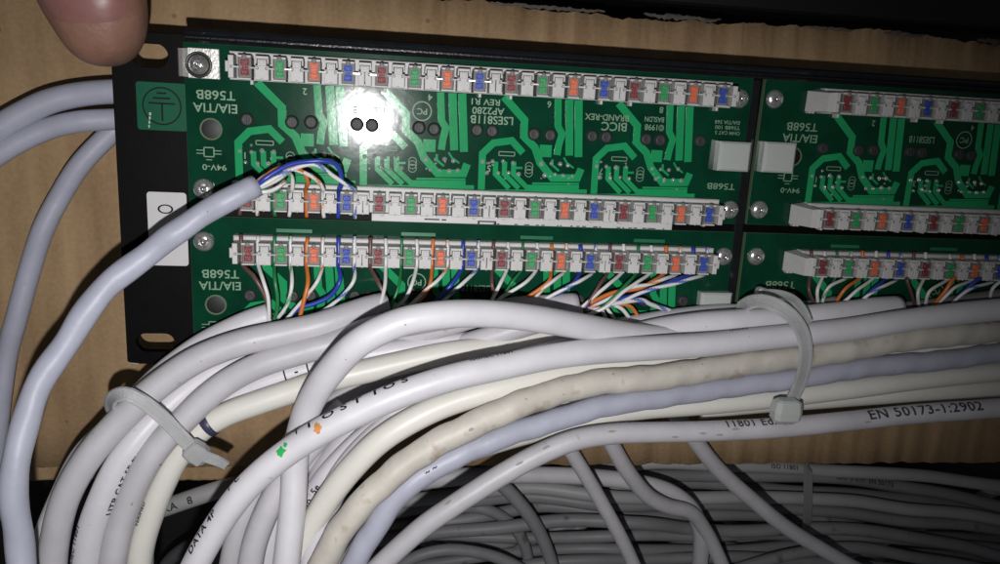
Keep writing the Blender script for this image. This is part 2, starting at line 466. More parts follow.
# one circuit board, built at the place of the upper left board
CROP3 = lambda x, y: P(380+x/4, 40+y/4, 0)[:2]
CROPB = lambda x, y: P(240+x/4.167, 100+y/4.167, 0)[:2]
PORT3 = [([(495, 226), (578, 320), (575, 385), (620, 430), (640, 490), (690, 552), (790, 552), (805, 515)], 2.0),
         ([(712, 235), (712, 345), (728, 375), (715, 420), (708, 460)], 1.85),
         ([(757, 238), (757, 462)], 2.1), ([(794, 240), (794, 468)], 2.1),
         ([(735, 470), (748, 492), (775, 512)], .5), ([(655, 415), (655, 425)], 0)]
PORT2 = [([(514, 372), (514, 200), (560, 155), (640, 145), (690, 198)], 1.85),
         ([(573, 235), (573, 288), (635, 350)], 1.35), ([(612, 235), (612, 288), (678, 350)], 1.35), ([(652, 235), (652, 288), (712, 345), (940, 346)], 1.35),
         ([(535, 366), (975, 366)], 1.4), ([(735, 328), (940, 330)], .5), ([(820, 225), (820, 250), (850, 275)], .6), ([(660, 262), (690, 262)], .6)]
SOLD = []
rs = random.Random(3)
for k in range(4):
    for a, b in ((-2.8, 6.8), (13.0, 21.6)):
        for j in range(8):
            x = a+(b-a)*j/7; y = -20.2-(2.9 if j % 2 else 0) + rs.uniform(-.25, .25)
            SOLD.append((30.8*k+x+rs.uniform(-.2, .2), y, rs.uniform(.3, .46)))
        for j in range(4): SOLD.append((30.8*k+rs.uniform(a, b), -rs.uniform(18.5, 26), rs.uniform(.16, .26)))
PEGS = [(247,119.5),(292,122),(311,122),(357,124),(372,125),(419,127.5),(434,129),(477,130),(492,131),(534,134),(550,135),(592,136),(606,137),(646,139),(660,140),(700,141)]

def make_board(ox, oy, ytop, ybot, first=None):
    mb = MB(); mb.box(-15.2, 131.3, ybot-oy, ytop-oy, -1.65, 0, .05)
    # material 1 on the sides
    mb.i = [1 if k in (1, 2, 3, 4, 5, 6, 7, 8) else 0 for k in range(10)]
    b = mb.build('circuit_board', [M['pcb'], M['pcb_edge']], panel, (0, 0, 0), (ox, oy, 3))
    if ytop > 0: b.rotation_euler.x = math.radians(1.2); b.location.z += .32*S
    if first:
        for ch in first.children:
            if ch.name.startswith('lettering'): continue
            clone(ch, b)
        return b
    tr = MB(); zz = .02
    for pts, w in PORT3:
        if w:
            q = [CROP3(*p) for p in pts]
            zz += .009
            for k in range(4): tr.strip([(x+30.8*(k-2), y) for x, y in q], w, .0, zz)
    for pts, w in PORT2:
        q = [CROPB(*p) for p in pts]
        zz += .009
        for k in range(4): tr.strip([(x+30.8*(k-1), y) for x, y in q], w, .0, zz)
    for k in range(4):
        tr.box(30.8*k+12.2, 30.8*k+15.4, -18.4, -15.2, 0, .045)          # capacitor pads
    tr.build('copper_traces', M['trace'], b)
    so = MB()
    for x, y, r in SOLD: so.lathe(x, y, [(r*1.5, .0), (r*1.35, .06), (r, .25), (r*.6, .55), (r*.2, .7)], 10)
    so.build('solder_joints', M['solder'], b)
    for px, py in PEGS:
        p = P(px, py, 0); g = MB()
        g.lathe(0, 0, [(1.75, 0), (1.7, .2), (1.5, .4), (1.45, .7), (1.25, .9), (.8, .8), (.3, .8)], 20)
        g.box(-.5, .1, -1.15, 1.15, .7, 1.05, .05)
        g.build('locating_peg', M['peg'], b, (0, 0, 0), (p.x, p.y, 0))
    p = P(211, 129, 0); g = MB()
    g.lathe(p.x, p.y, [(2.75, .0), (2.7, .12), (2.35, .14), (2.3, .05)], 28, 0)
    g.lathe(p.x, p.y, [(2.28, .06), (2.2, .08), (.2, .09)], 28, 1)
    g.build('mounting_hole', [M['pcb_edge'], M['cabinet_dark']], b)
    return b

def lettering(b, big):
    """silk screen printing of a board, rotated half a turn as in the photograph"""
    L = MB()
    board_text(L, 'T568B', 216, 94.5, 3.1, 9.2); board_text(L, 'EIA/TIA', 216, 107.5, 3.1, 10.4)
    if big:
        board_text(L, '94V-0', 214.5, 167, 2.0, 5.8)
        for t, x, y in (('2', 305, 91), ('4', 430, 97), ('6', 549, 104), ('8', 661, 109.5), ('1', 245, 155), ('3', 369, 160), ('5', 489, 168), ('7', 601, 171)):
            board_text(L, t, x, y, 2.3)
        board_text(L, 'LSES811B', 492, 119.5, 2.9, 11.2); board_text(L, 'AP2280', 488, 110.5, 2.5, 8.4); board_text(L, 'REV R1', 485, 101.5, 2.2, 7.4)
        board_text(L, 'LSES811B', 369, 110, 2.6, 8)
        board_text(L, 'BICC', 614, 126, 3.2, 7.0); board_text(L, 'BRAND-REX', 607, 117, 2.3, 12)
        board_text(L, '©1998', 654, 127, 2.2, 5.4); board_text(L, 'BASLDN', 654, 119, 1.9, 5.4)
        for i, t in enumerate(('EIA/TIA 568', 'T568B 100', 'OHM CAT 5')): board_text(L, t, 727, 122+i*5.3, 1.35, 7.2)
        board_text(L, 'T568B', 721, 186, 2.4, 8.2)
    else:
        board_text(L, 'LSES811B', 485, 119.5, 2.4, 9)
    # small symbols: a logo ring, a component outline, coil outlines
    c = P(422, 111, 0)
    ring = lambda cx, cy, r, w: L.add([(cx+q*math.cos(a*math.pi/12), cy+q*math.sin(a*math.pi/12), .16) for q in (r, r-w) for a in range(24)], [(a, (a+1) % 24, 24+(a+1) % 24, 24+a) for a in range(24)])
    ring(c.x, c.y, 2.5, .28); board_text(L, 'PC', 422, 111, 2.2, 2.6)
    for k in range(4):
        x = 30.8*k+1.2; y = -17.6
        for a, bb, cc, dd in ((x, x+4.4, y, y+.2), (x, x+4.4, y-1.0, y-.8), (x, x+.2, y-1, y+.2), (x+4.2, x+4.4, y-1, y+.2)): L.box(a, bb, cc, dd, .02, .16)
        for a in range(3): ring(30.8*k+9.6, -21.0-a*.9, 1.1, .16)
    c = P(209, 152, 0)
    for a, bb, cc, dd in ((-1.3, 1.3, 1.0, 1.25), (-1.3, 1.3, -1.25, -1.0), (-1.3, -1.05, -1.2, 1.2), (1.05, 1.3, -1.2, 1.2), (-3, -1.3, .3, .5), (1.3, 3, .3, .5), (-.7, .7, -2.0, -1.8), (-3, -1.3, -.5, -.3), (1.3, 3, -.5, -.3)):
        L.box(c.x+a, c.x+bb, c.y+cc, c.y+dd, .02, .16)
    return L.build('lettering', M['silk'], b)
BX = 155.3; BY = -45.0
b1 = make_board(0, 0, 5.1, -34.7); lettering(b1, True)
b2 = make_board(0, BY, -37.0, -80.5, b1); l2 = lettering(b2, False)
b3 = make_board(BX-5.5+.2, 0, 5.1, -34.7, b1); b4 = make_board(BX-5.5+.2, BY, -37.0, -80.5, b1)
def make_b_offset(b):
    for ch in b.children: ch.location.x += 5.3*S
# right boards start at 134.7; their pattern is one board pitch to the right
for b in (b3, b4): make_b_offset(b)
lettering(b3, True).location.x = 5.3*S; c = clone(l2, b4); c.location.x = 5.3*S

# traces showing above the lower strips
for (ox, nm) in ((0, b2), (5.3, b4)):
    for k in range(4):
        t = MB(); t.box(ox+32*k+6, ox+32*k+15, 4.4, 5.3, 0, .045, 0); t.build('edge_trace', M['trace_dim'], nm)

# punch-down strip
def strip_body(cut=0):
    g = MB()
    g.box(-4.2, 124.4, -2.95, 3.75, 0, 3.0, .2)                   # base with the low rear ledge
    g.box(-3.9, 124.0, 3.35, 3.6, 3.0, 3.3, .05)                # ridge on the ledge
    g.box(-3.7, -2.45, -2.6, 2.6, 3.0, 7.9, .12); g.box(122.45, 123.7, -2.6, 2.6, 3.0, 7.9, .12)
    g.box(-4.5, -3.6, -1.2, 1.3, 3.0, 7.2, .15); g.box(123.6, 124.6, -1.2, 1.3, 3.0, 7.2, .15)
    for i in range(16):
        x = 8*i
        if i < 15:      # white block between two tabs, necked in its rear half
            c = x+4
            for (xa, xb) in (((c-1.55, c-.1), (c+.1, c+1.55)) if i % 4 == 3 else ((c-1.55, c+1.55),)):
                g.box(xa, xb, -2.75, .55, 3.0, 7.9, .10)
            g.box(c-1.0, c+1.0, .5, 2.0, 3.0, 7.85, .10)
            g.box(c-1.5, c+1.5, 2.1, 2.75, 3.0, 7.9, .10)
            g.box(c-.62, c+.62, 1.0, 1.75, 7.7, 8.1, .1)
            g.box(c-1.55, c-1.2, 1.05, 2.2, 3.0, 7.9, .06); g.box(c+1.2, c+1.55, 1.05, 2.2, 3.0, 7.9, .06)
            g.lathe(c, -2.55, [(.35, 7.6), (.32, 8.0), (.1, 8.05)], 8)
        # recessed carrier of a tab
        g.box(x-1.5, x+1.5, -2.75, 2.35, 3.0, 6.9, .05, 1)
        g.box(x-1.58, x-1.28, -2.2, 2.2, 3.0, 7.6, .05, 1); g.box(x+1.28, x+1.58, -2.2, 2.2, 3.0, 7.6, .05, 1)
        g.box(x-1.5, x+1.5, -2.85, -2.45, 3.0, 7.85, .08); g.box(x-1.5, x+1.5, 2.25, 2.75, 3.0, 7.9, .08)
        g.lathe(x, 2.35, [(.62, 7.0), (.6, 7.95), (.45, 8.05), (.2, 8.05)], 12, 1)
        if i % 4 in (0, 3): g.box(x+.5, x+1.2, -3.9, -2.9, .1, 2.6, .15)
    return g
def tab_mesh():
    g = MB(); q = []
    for (x, y) in ((-1.0, 1.9), (1.0, 1.9), (1.0, .7), (.62, .3), (.62, -.3), (1.0, -.7), (1.0, -1.95), (-1.0, -1.95), (-1.0, -.7), (-.62, -.3), (-.62, .3), (-1.0, .7)): q.append((x, y))
    g.prism(q, 5.4, 7.35); g.box(-.85, .85, -1.7, -.5, 7.3, 7.65, .12); g.box(-.85, .85, .5, 1.65, 7.3, 7.65, .12)
    return g
tabs = {}
def contact_mesh():
    g = MB(); rr = random.Random(9)
    for i in range(16):
        for sgn in (-1, 1):
            x = 8*i+2.0*sgn; dy = rr.uniform(-.06, .06); t = rr.uniform(.02, .16)
            g.add([(x-.85, -.2+dy, 6.2), (x+.85, -.2+dy, 6.2), (x+.85, .2+dy, 6.2), (x-.85, .2+dy, 6.2),
                   (x-.8, -.17+dy, 7.92), (x+.8, -.17+dy, 7.98), (x+.8, .15+dy, 7.98+t), (x-.8, .15+dy, 7.92+t)],
                  [(4,5,6,7),(0,1,5,4),(1,2,6,5),(2,3,7,6),(3,0,4,7)])
            g.lathe(x+sgn*.95, dy, [(.34, 6.5), (.34, 7.95), (.2, 8.0), (.18, 7.6)], 10, 1)
    return g
cols = ['tab_brown', 'tab_green', 'tab_orange', 'tab_blue']
def make_strip():
    s = strip_body().build('connection_strip', [M['idc'], M['idc_recess']], panel)
    contact_mesh().build('contacts', [M['contact'], M['steel_dark']], s)
    base = {}
    for i in range(16):
        k = cols[i % 4]
        if k not in base: o = base[k] = tab_mesh().build('colour_tab', M[k], s)
        else: o = base[k].copy(); col.objects.link(o); o.parent = s
        o.location = (8*i*S, 0, 0)
    return s
s0 = make_strip(); s0.location = (0, 0, 3*S)
YR = (-.1, -31.4, -45.0)
s0.location = (0, YR[0]*S, 3*S)
strips_last = lambda: [o for o in col.objects if o.name.startswith('connection_strip')][-1]
for (bx, y) in ((0, YR[1]), (0, YR[2]), (BX, YR[0]), (BX, YR[1]), (BX, YR[2])):
    clone(s0, panel, (bx, y, 3))
    if bx:
        g = MB()
        g.add([(-8.0, -2.6, 0), (-4.0, -2.8, 0), (-4.0, 3.6, 0), (-8.0, 2.9, 0), (-5.5, -2.5, 7.4), (-3.6, -2.6, 7.6), (-3.6, 2.6, 7.6), (-5.5, 2.4, 7.4)],
              [(3,2,1,0),(4,5,6,7),(0,1,5,4),(1,2,6,5),(2,3,7,6),(3,0,4,7)])
        g.box(-6.6, -5.9, -3.1, -2.5, .1, 2.0, .1); g.box(-7.6, -7.0, -3.1, -2.5, .1, 2.0, .1)
        g.build('end_cap', M['idc'], panel.children[-1] if False else strips_last(), (0, 0, 0))

# screws
def screw_mesh(r=2.55, h=1.5, dark=False):
    g = MB()
    if dark: g.lathe(0, 0, [(3.15, 0), (3.1, .35), (2.7, .45), (2.6, .2)], 28, 1)
    prof = [(r, 0), (r, .35), (r*.93, .75), (r*.75, 1.15), (r*.5, h*.93), (r*.30, h)]
    g.lathe(0, 0, prof+[(r*.26, h-.05), (r*.22, h-.6)], 28, 0)
    # cross recess shown as four sunk wedges with raised facets
    for k in range(4):
        a = math.radians(45+90*k+12); ca, sa = math.cos(a), math.sin(a)
        q = [(.35, -.22), (1.45, -.16), (1.45, .16), (.35, .22)]
        vs = [(x*ca-y*sa, x*sa+y*ca, h-.02-(x*x*.13)+.06) for x, y in q]
        g.add(vs, [(0, 1, 2, 3)], 1)
        a += math.radians(45); ca, sa = math.cos(a), math.sin(a)
        g.add([(x*ca-y*sa, x*sa+y*ca, z) for x, y, z in ((.5, -.3, h), (1.6, -.5, h-.25), (1.9, 0, h-.42), (1.6, .5, h-.25), (.5, .3, h), (1.1, 0, h+.22))],
              [(0, 1, 5), (1, 2, 5), (2, 3, 5), (3, 4, 5), (4, 0, 5)], 0)
    return g
scr = None
for (px, py) in ((203, 189), (203, 242), (741, 98.5), (731, 210), (725, 257), (776, 99), (760.5, 210), (757.5, 257)):
    p = P(px, py, 1)
    if scr is None:
        scr = screw_mesh().build('screw', [M['steel'], M['steel_dark']], panel); o = scr
    else: o = scr.copy(); col.objects.link(o)
    o.location = Vector((p.x, p.y, 3))*S; o.rotation_euler.z = random.uniform(0, 1.5)
p = P(198.5, 64.5, 1)
o = screw_mesh(2.35, 1.9, True).build('screw', [M['steel'], M['steel_dark']], panel); o.location = Vector((p.x, p.y, 3.8))*S; o.rotation_euler.z = .3
g = MB(); a = P(187.5, 47, .6); b = P(220, 79.5, .6)
g.box(a.x, b.x, b.y, a.y, .05, .75, .12)
g.add([(a.x+.1, b.y+.2, .7), (a.x+.1, a.y-.2, .7), (a.x-1.1, a.y-.3, 1.5), (a.x-1.1, b.y+.3, 1.5), (a.x-2.0, a.y-.3, 1.2), (a.x-2.0, b.y+.3, 1.2), (a.x-2.9, a.y-.2, -1.6), (a.x-2.9, b.y+.4, -1.6)],
      [(0, 1, 2, 3), (3, 2, 4, 5), (5, 4, 6, 7)])
pbuild(g, 'earth_clip', M['tin'])

# nylon blocks
for (x0, x1, y0, y1, z) in ((721, 749, 141, 172, 3.4), (766, 794, 141.5, 173.5, 3.4), (702, 731, 293, 312, 3)):
    a = P(x0, y0, z); b = P(x1, y1, z); g = MB()
    g.box(a.x, b.x, b.y, a.y, 0, z, .6)
    pbuild(g, 'nylon_block', M['nylon_block'])

# divider between the boards, lit edges
g = MB(); g.box(131.7, 134.3, -80, 5.0, -1.7, -.9, .3); pbuild(g, 'divider_bar', M['black_rail'])
# paper strip between the rows
g = MB()
for (xa, xb) in ((30.2, 112.5),): g.box(xa, xb, -37.0+.15, -34.7-.15, -1.75, .35, .05)
ps = pbuild(g, 'designation_strip', M['label_white'])
g = MB()
for px, w, yo in ((432, 4, 0), (444, 1.2, 0), (487, 5, 0)):
    p = P(px, 219.5+(px-430)*.04, .4); g.box(p.x-w/2, p.x+w/2, p.y-.12, p.y+.25, .3, .42)
    if w == 5: g.box(p.x-w/2, p.x-w/2+.5, p.y-.9, p.y, .3, .42); g.box(p.x+w/2-.5, p.x+w/2, p.y-.9, p.y, .3, .42)
rr = random.Random(4)
for k in range(30):
    x = 60+rr.random()*50; w = rr.uniform(.3, 1.2); g.box(x, x+w, -36.75, -36.5, .3, .42)
g.build('printed_marks', M['ink_grey'], ps, PO)

# ear labels
def rrect(x0, x1, y0, y1, r):
    return arc(x1-r, y1-r, r, r, 0, 90, 5)+arc(x0+r, y1-r, r, r, 90, 180, 5)+arc(x0+r, y0+r, r, r, 180, 270, 5)+arc(x1-r, y0+r, r, r, 270, 360, 5)
a = P(135.5, 81, -1.6); b = P(187, 131.5, -1.6)
gl = add_plate('earth_label', [rrect(a.x, -15.35, b.y, a.y, .7)], -1.75, -1.6, M['label_green'], panel)
c = P(162, 106, -1.6); g = MB()
g.add([(c.x+q*math.cos(k*math.pi/20), c.y+q*math.sin(k*math.pi/20), -1.55) for q in (4.6, 4.25) for k in range(40)], [(k, (k+1) % 40, 40+(k+1) % 40, 40+k) for k in range(40)])
for x0, x1, y0, y1 in ((-3.1, 3.1, .45, .85), (-2.0, 2.0, 1.7, 2.1), (-1.1, 1.1, 2.9, 3.3), (-.2, .2, -3.6, .5)): g.box(c.x+x0, c.x+x1, c.y+y0, c.y+y1, -1.6, -1.54)
g.build('earth_symbol', M['ink'], gl, PO)
g = MB(); c = P(150, 121, -1.6)
for k in range(4): g.box(c.x-.4+.1*k, c.x-.1+.15*k, c.y-1.6+k*1.0, c.y-1.6+k*1.0+.7, -1.6, -1.53)
g.build('scratch', M['silk_bright'], gl, PO)
a = P(146.5, 191.5, -1.6); b = P(190, 266, -1.6)
wl = add_plate('number_label', [rrect(a.x, b.x-.3, b.y, a.y, .8)], -1.75, -1.58, M['label_white'], panel)
c = P(165.5, 209, -1.6); g = MB()
g.add([(c.x+q*1.75*math.cos(k*math.pi/20), c.y+q*1.1*math.sin(k*math.pi/20), -1.53) for q in (1.08, .80) for k in range(40)], [(k, (k+1) % 40, 40+(k+1) % 40, 40+k) for k in range(40)])
g.build('printed_zero', M['ink'], wl, PO)
# chipped notch at the ear corner, its highlight painted as a bright sliver
c = P(133, 363.5, -1.7); g = MB(); g.add([(c.x-1.2, c.y+.25, -1.72), (c.x+1.4, c.y+.05, -1.72), (c.x+1.2, c.y-.25, -1.72), (c.x-1.1, c.y-.05, -1.72)], [(3, 2, 1, 0)])
pbuild(g, 'highlight_chip', M['tin'])

# ------------------------------------------------------------------ cables
def pp(L): return [q if isinstance(q, Vector) else P(*q) for q in L]
CB = []
def cable(pts, r, m, label, group=None, **kw):
    o = tube('network_cable', pp(pts), r, [M[m]], **kw)
    tag(o, label, 'cable', group); CB.append(o); return o
def wire(parent, pts, key, striped=None, r=.62):
    r *= .80
    org = INFO[parent.name]['org']
    q = [p-org for p in pp(pts)]
    mats = [M['wire_'+key]] + ([M['stripe_'+striped]] if striped else [])
    return tube('wire', q, r, mats, parent, seg=12, step=.8, stripe=9 if striped else None)

GB = 'cables in the front bundle'
# ---- stripped lilac cable lying across the panel
cs = cable([(257,187,15),(240,196,17),(222,205,18),(203,216,20),(185,229,21),(167,240,22),(150,251,24),(128,265,26),(109,281,28),(86,310,31),(67,342,33),(45,380,36),(28,421,39),(17,460,42),(12,500,44),(15,540,45),(24,585,46)], 2.75, 'pvc_lilac',
      'lilac grey cable with stripped end crossing the black ear of the panel from lower left', lump=.065, lpitch=21, wob=.55)
Z7 = 7.7
def R2W(k):
    X = 8*(k//2)+(2 if k % 2 else -2); y = YR[1]
    return [Vector((X, y+3.0, 6.6)), Vector((X, y+1.2, 4.9)), Vector((X, y-2.4, 4.5)), Vector((X+.3*(k % 3-1), y-4.4, 4.2))]
wire(cs, [(252,190,15),(262,181,16.5),(275,172,16),(290,164.5,15),(307,161.5,14),(324,161,13.5),(335,163.5,12.5),(340.5,172,11),(341,186,9),*R2W(6)], 'blue', r=.72)
wire(cs, [(252,190,15),(263,185,16),(290,170,14.5),(315,164.5,13),(335,177,11),(353,189,9.5),*R2W(7)], 'white', 'blue')
wire(cs, [(251,188,15),(260,181,16),(276,169,14.5),(293,167,13.5),(304,173,12),(308,182,10.5),*R2W(4)], 'orange')
wire(cs, [(252,188,15),(262,178,15),(280,169,14.5),(300,171,12.5),(318,181,10.5),(323.5,190,9),*R2W(5)], 'white', 'orange')
wire(cs, [(252,190,15),(264,186,15.5),(277,180,14),(287,173,13),(292,177,11),(292,190,9),*R2W(3)], 'white', 'green')
wire(cs, [(252,190,15),(265,188,14),(276,178,13),(288,171,12.5),(281,180,10),(277.5,192,9),*R2W(2)], 'green')
wire(cs, [(252,190,15),(263,192,15.5),(275,189,14.5),(285,181,13.5),(280,186,11),(268,192,9.5),*R2W(1)], 'white', 'brown')
wire(cs, [(252,190,15),(262,190,14),(272,186,13.2),(258,194,10),*R2W(0)], 'brown')

# ---- cables behind the ear at the left edge
GL = 'cables behind the black ear'
cable([(150,93,-14),(130,91.5,-14),(110,92,-14),(80,94.5,-14),(50,101,-13),(20,115,-12),(-10,134,-11),(-60,175,-10)], 3.15, 'pvc_lilac', 'upper of three lilac cables leaving behind the left edge of the black ear', GL, wob=.1)
cable([(150,121,-14),(130,119,-14),(110,119.5,-14),(80,121,-13),(50,127.5,-13),(20,141,-12),(-10,160,-11),(-60,200,-10)], 2.75, 'pvc_lilac', 'middle lilac cable behind the black ear, curving out to the left edge', GL, wob=.1)
cable([(150,112,-20),(125,122,-19.5),(105,139,-19),(79,167,-18),(60,197,-18),(43,229,-17),(30,268,-17),(17,318,-16),(7,355,-16),(1,395,-15),(-6,460,-14),(-10,520,-12)], 2.75, 'pvc_lilac', 'thin lilac cable dropping steeply down the cardboard at the left edge', GL, wob=.1)

# ---- left bundle
b0 = cable([(271,315,6),(250,322,6.5),(228,332,7),(205,344,7.5),(180,361,8),(159,378,8),(138,399,9),(115,425,10),(85,455,12),(62,500,14),(45,545,16),(38,590,17)], 3.2, 'pvc_white', 'white cable ending under the first four wires, uppermost on the left of the bundle', GB)
b1_ = cable([(386,305,8),(368,309,9.5),(350,315,11),(320,325,13),(275,335,14),(248,341,15),(222,349,15.5),(198,359,16),(178,371,16.5),(148,394,17.5),(119,422,18.5),(97,446,20),(80,470,21),(65,500,22),(55,540,23),(50,590,24)], 3.35, 'pvc_grey', 'outermost thick grey-white cable of the left bundle, running just above the first cable tie', GB)
b2_ = cable([(400,314,5),(380,321,6),(350,330,7),(315,340,8),(290,347,8.5),(245,360,9),(215,372,10),(185,392,11.5),(160,414,14),(138,438,17),(119,464,19),(102,500,21),(90,535,22),(82,590,23)], 3.3, 'pvc_white', 'white cable with small print running second from the outside in the left bundle', GB)
b3_ = cable([(500,311,6),(470,314,9),(440,318,11),(412,323,12),(375,328,14),(338,342,15),(305,351,15.5),(260,365,16),(230,380,16),(206,398,16.5),(183,421,17.5),(164,440,18.5),(147,463,19.5),(129,500,20.5),(117,540,22),(108,590,23)], 3.25, 'pvc_grey', 'grey-white cable third from the outside in the left bundle, under the tie near its head', GB)
b4_ = cable([(560,332,4),(520,336,4.5),(470,342,5),(400,350,6),(350,358,6.5),(300,371,7),(260,384,7.5),(228,400,8),(205,419,9),(182,445,11),(160,480,13),(145,520,14),(140,590,15)], 3.0, 'pvc_white', 'thin white cable with black tick marks squeezed low in the left bundle', GB)
b5_ = cable([(600,336,5),(560,338,6),(510,345,8),(440,355,10),(380,368,11),(320,382,12),(290,392,12),(260,402,12.5),(227,414,13),(202,429,13.5),(181,452,14),(164,482,15),(152,512,16),(142,545,17),(136,590,18)], 3.15, 'pvc_cream', 'cream-white innermost cable of the left bundle with a dark blue ring above the tie head', GB)
# dark blue ring on b5
def band_on(o, px, py, w, name, m):
    s0 = nearest_s(o, px, py); n = 24; vs = []; fs = []; r = INFO[o.name]['r']
    for j, (ds, e) in enumerate(((-w/2, 0), (-w/2+.15, .12), (w/2-.15, .12), (w/2, 0))):
        for k in range(n): vs.append(on_tube(o, s0+ds, 0, 2*math.pi*k/n, .03+e))
    for j in range(3):
        for k in range(n): fs.append((j*n+k, j*n+(k+1) % n, (j+1)*n+(k+1) % n, (j+1)*n+k))
    return link(name, mesh(name, vs, fs, True), m, o)
band_on(b5_, 207, 425, 1.9, 'ring_marker', M['ring_blue'])

# ---- jacket ends below the third and fourth groups of wires
j3a = cable([(576,304,6.5),(550,306,7),(520,308,7.5),(480,315,8),(440,327,6),(400,340,3),(360,356,0)], 3.1, 'pvc_grey', 'grey cable end below the third group of wires, going under the big white loop', GB)
j3b = cable([(580,314,8.5),(560,317,9),(535,323,9),(500,334,8),(450,349,5),(400,368,2),(350,392,2),(318,420,6),(300,470,11),(290,530,12),(285,590,12)], 3.0, 'pvc_grey', 'grey cable cut off square under the fourth group of wires', GB)
w4 = cable([(900,314,3),(830,312,3.5),(770,313,4),(740,314,4.5),(700,316,5),(650,323,6),(600,332,6.5),(560,341,7),(500,355,8),(440,375,9),(390,402,10),(345,440,12),(318,480,14),(305,530,15),(300,590,16)], 3.0, 'pvc_grey', 'thin grey cable along the very top of the bundle left of the right-hand tie', GB)
w3 = cable([(897,307,6.5),(875,308.5,8),(850,312,9.5),(800,317,12),(750,320.5,13),(700,324,13),(660,330,13),(620,339,13),(560,352,14),(500,368,16),(440,392,18),(390,425,20),(350,465,22),(325,510,23),(312,560,24),(308,600,24)], 3.3, 'pvc_white', 'white cable running second from the top of the bundle into the right-hand board wires', GB)

# ---- big white loop crossing over everything
W = cable([(790,352,8),(740,346,10),(690,341,13),(632,335,18.5),(580,326,25),(520,317,31),(480,314,34),(440,315,37),(400,322,38.5),(360,342,38),(332,370,35),(312,400,30),(301,430,26),(295,460,25),(292.5,500,27),(289,540,29),(284,590,31)], 3.25, 'pvc_white',
          'thick glossy white cable looping over the bundle and then dropping straight down', GB, wob=.1)
W2 = cable([(185,590,36),(193,571,36),(205,547,36),(224,516,36),(247,487,36),(276,461,36),(310,438,36),(350,417,36),(400,394.5,36),(450,378,35),(500,367,33),(550,357,30),(600,351.5,26.5),(650,348,23.5),(700,345,21),(750,340,19),(800,335,18),(850,329,17),(900,321.5,16),(950,315,15),(1000,309.5,14),(1060,303,13),(1200,295,12)], 3.2, 'pvc_white',
          'long white printed cable sweeping across the bundle with green and orange ink marks', GB, wob=.08)
K1 = cable([(290,590,21.5),(298,558,22.5),(310,530,23.5),(327,500,25),(352,468,26),(380,441,26.5),(415,419,26),(450,403,25),(500,388,24),(550,375,21),(590,367,18),(650,362,15),(700,358,12),(760,352,9),(850,340,5),(1000,322,3),(1060,318,3)], 3.2, 'pvc_cream',
          'cream cable between the printed white cable and the dirty tan one', GB, wob=.08)
T = cable([(312,590,32),(321,569,32.5),(333,545,33),(353,515,33),(391,476,32.5),(430,446.5,31.5),(475,424,30.5),(520,405,28.5),(550,395,26.5),(600,382,23.5),(650,377.5,21.5),(700,371.5,19),(750,364,17),(800,356.5,15.5),(850,349,14.5),(900,341,13.5),(950,335,12.5),(1000,330,11.5),(1060,324,11),(1200,316,10)], 3.35, 'pvc_tan',
          'dirty tan lumpy cable with brown stains in the middle of the bundle', GB, lump=.042, lpitch=11, wob=.2)
N_ = cable([(340,590,28),(353,565,28.5),(372,531,29),(400,492,29),(425,474,28.5),(450,460,27.5),(500,438,25),(550,421.5,22.5),(600,406.5,20),(650,398.5,18),(700,392,16),(750,384,14.5),(800,377,13),(850,370,12),(900,364.5,11),(950,358.5,10),(1000,352.5,9.5),(1060,347,9),(1200,338,8)], 3.0, 'pvc_lilac',
          'lilac lumpy cable running just below the dirty tan one', GB, lump=.042, lpitch=12, wob=.22)
N2 = cable([(330,600,23),(352,562,24),(385,512,24),(412,480,23),(450,450,21),(500,424,17),(550,407,13),(600,396,11),(680,385,9),(760,375,8),(850,360,7),(920,351,6.5),(980,344,6),(1060,336,5)], 2.9, 'pvc_cream',
          'pale cream cable glimpsed in slivers between the tan and lilac cables', GB)
Q1 = cable([(470,450,8),(520,435,8.5),(560,425,9),(600,416,9),(640,409,8.5),(700,404.5,8),(750,400,7.5),(800,394.5,7),(850,388.5,6.5),(900,382,6),(950,376,5.5),(1000,371,5),(1060,365,4.5),(1200,352,4)], 3.1, 'pvc_cream',
          'pale cream smooth cable under the lilac one, nearest the cable tie head', GB)
Q2 = cable([(700,409,1),(760,403,2),(820,399,2.5),(860,396,2.5),(900,393.5,2.5),(950,390,2),(1000,387,1.5),(1060,383,1),(1200,372,0)], 3.0, 'pvc_cream',
          'lowest cream cable of the bundle, showing only right of the cable tie', GB)
W5 = cable([(292,600,14),(300,545,15),(308,505,15.5),(320,484,16),(340,461,17),(368,435,18),(405,412,20),(440,397,20),(490,384,18),(540,374,15),(600,364,11),(680,356,8),(760,350,6)], 2.9, 'pvc_white',
          'white cable with small print between the vertical cable and the cream one', GB)
W7 = cable([(345,408,14),(325,430,17),(305,452,19),(288,474,20),(274,497,21),(262,523,22),(253,550,23),(246,600,24)], 3.2, 'pvc_grey', 'shaded grey cable tucked left of the vertical white cable', GB)
W7b = cable([(300,432,12),(283,456,14),(263,482,15),(248,508,16),(236,538,17),(226,590,18)], 2.8, 'pvc_grey', 'thin grey cable partly seen behind the large printed white cable at the bottom', GB)
W8 = cable([(330,430,10),(308,455,12),(292,480,14),(279,510,15),(270,540,16),(264,590,17)], 2.9, 'pvc_white', 'pale cable peeping out between the shaded grey one and the vertical white one', GB)

# ---- long single printed cable below the bundle
F_ = cable([(355,595,20),(376,570,20),(400,547,20),(425,525.5,20),(450,508,20),(475,491.5,19.5),(500,476,19),(540,454,18.5),(575,440,18),(612,434,17.5),(650,432.5,17),(700,431.5,16.5),(750,429.5,16),(800,426,15.5),(850,421,15),(900,415.5,14.5),(950,411.5,14),(1000,408,13.5),(1060,404,13),(1200,398,12)], 2.85, 'pvc_grey',
           'single grey-white printed cable running below the bundle over the cardboard', None)

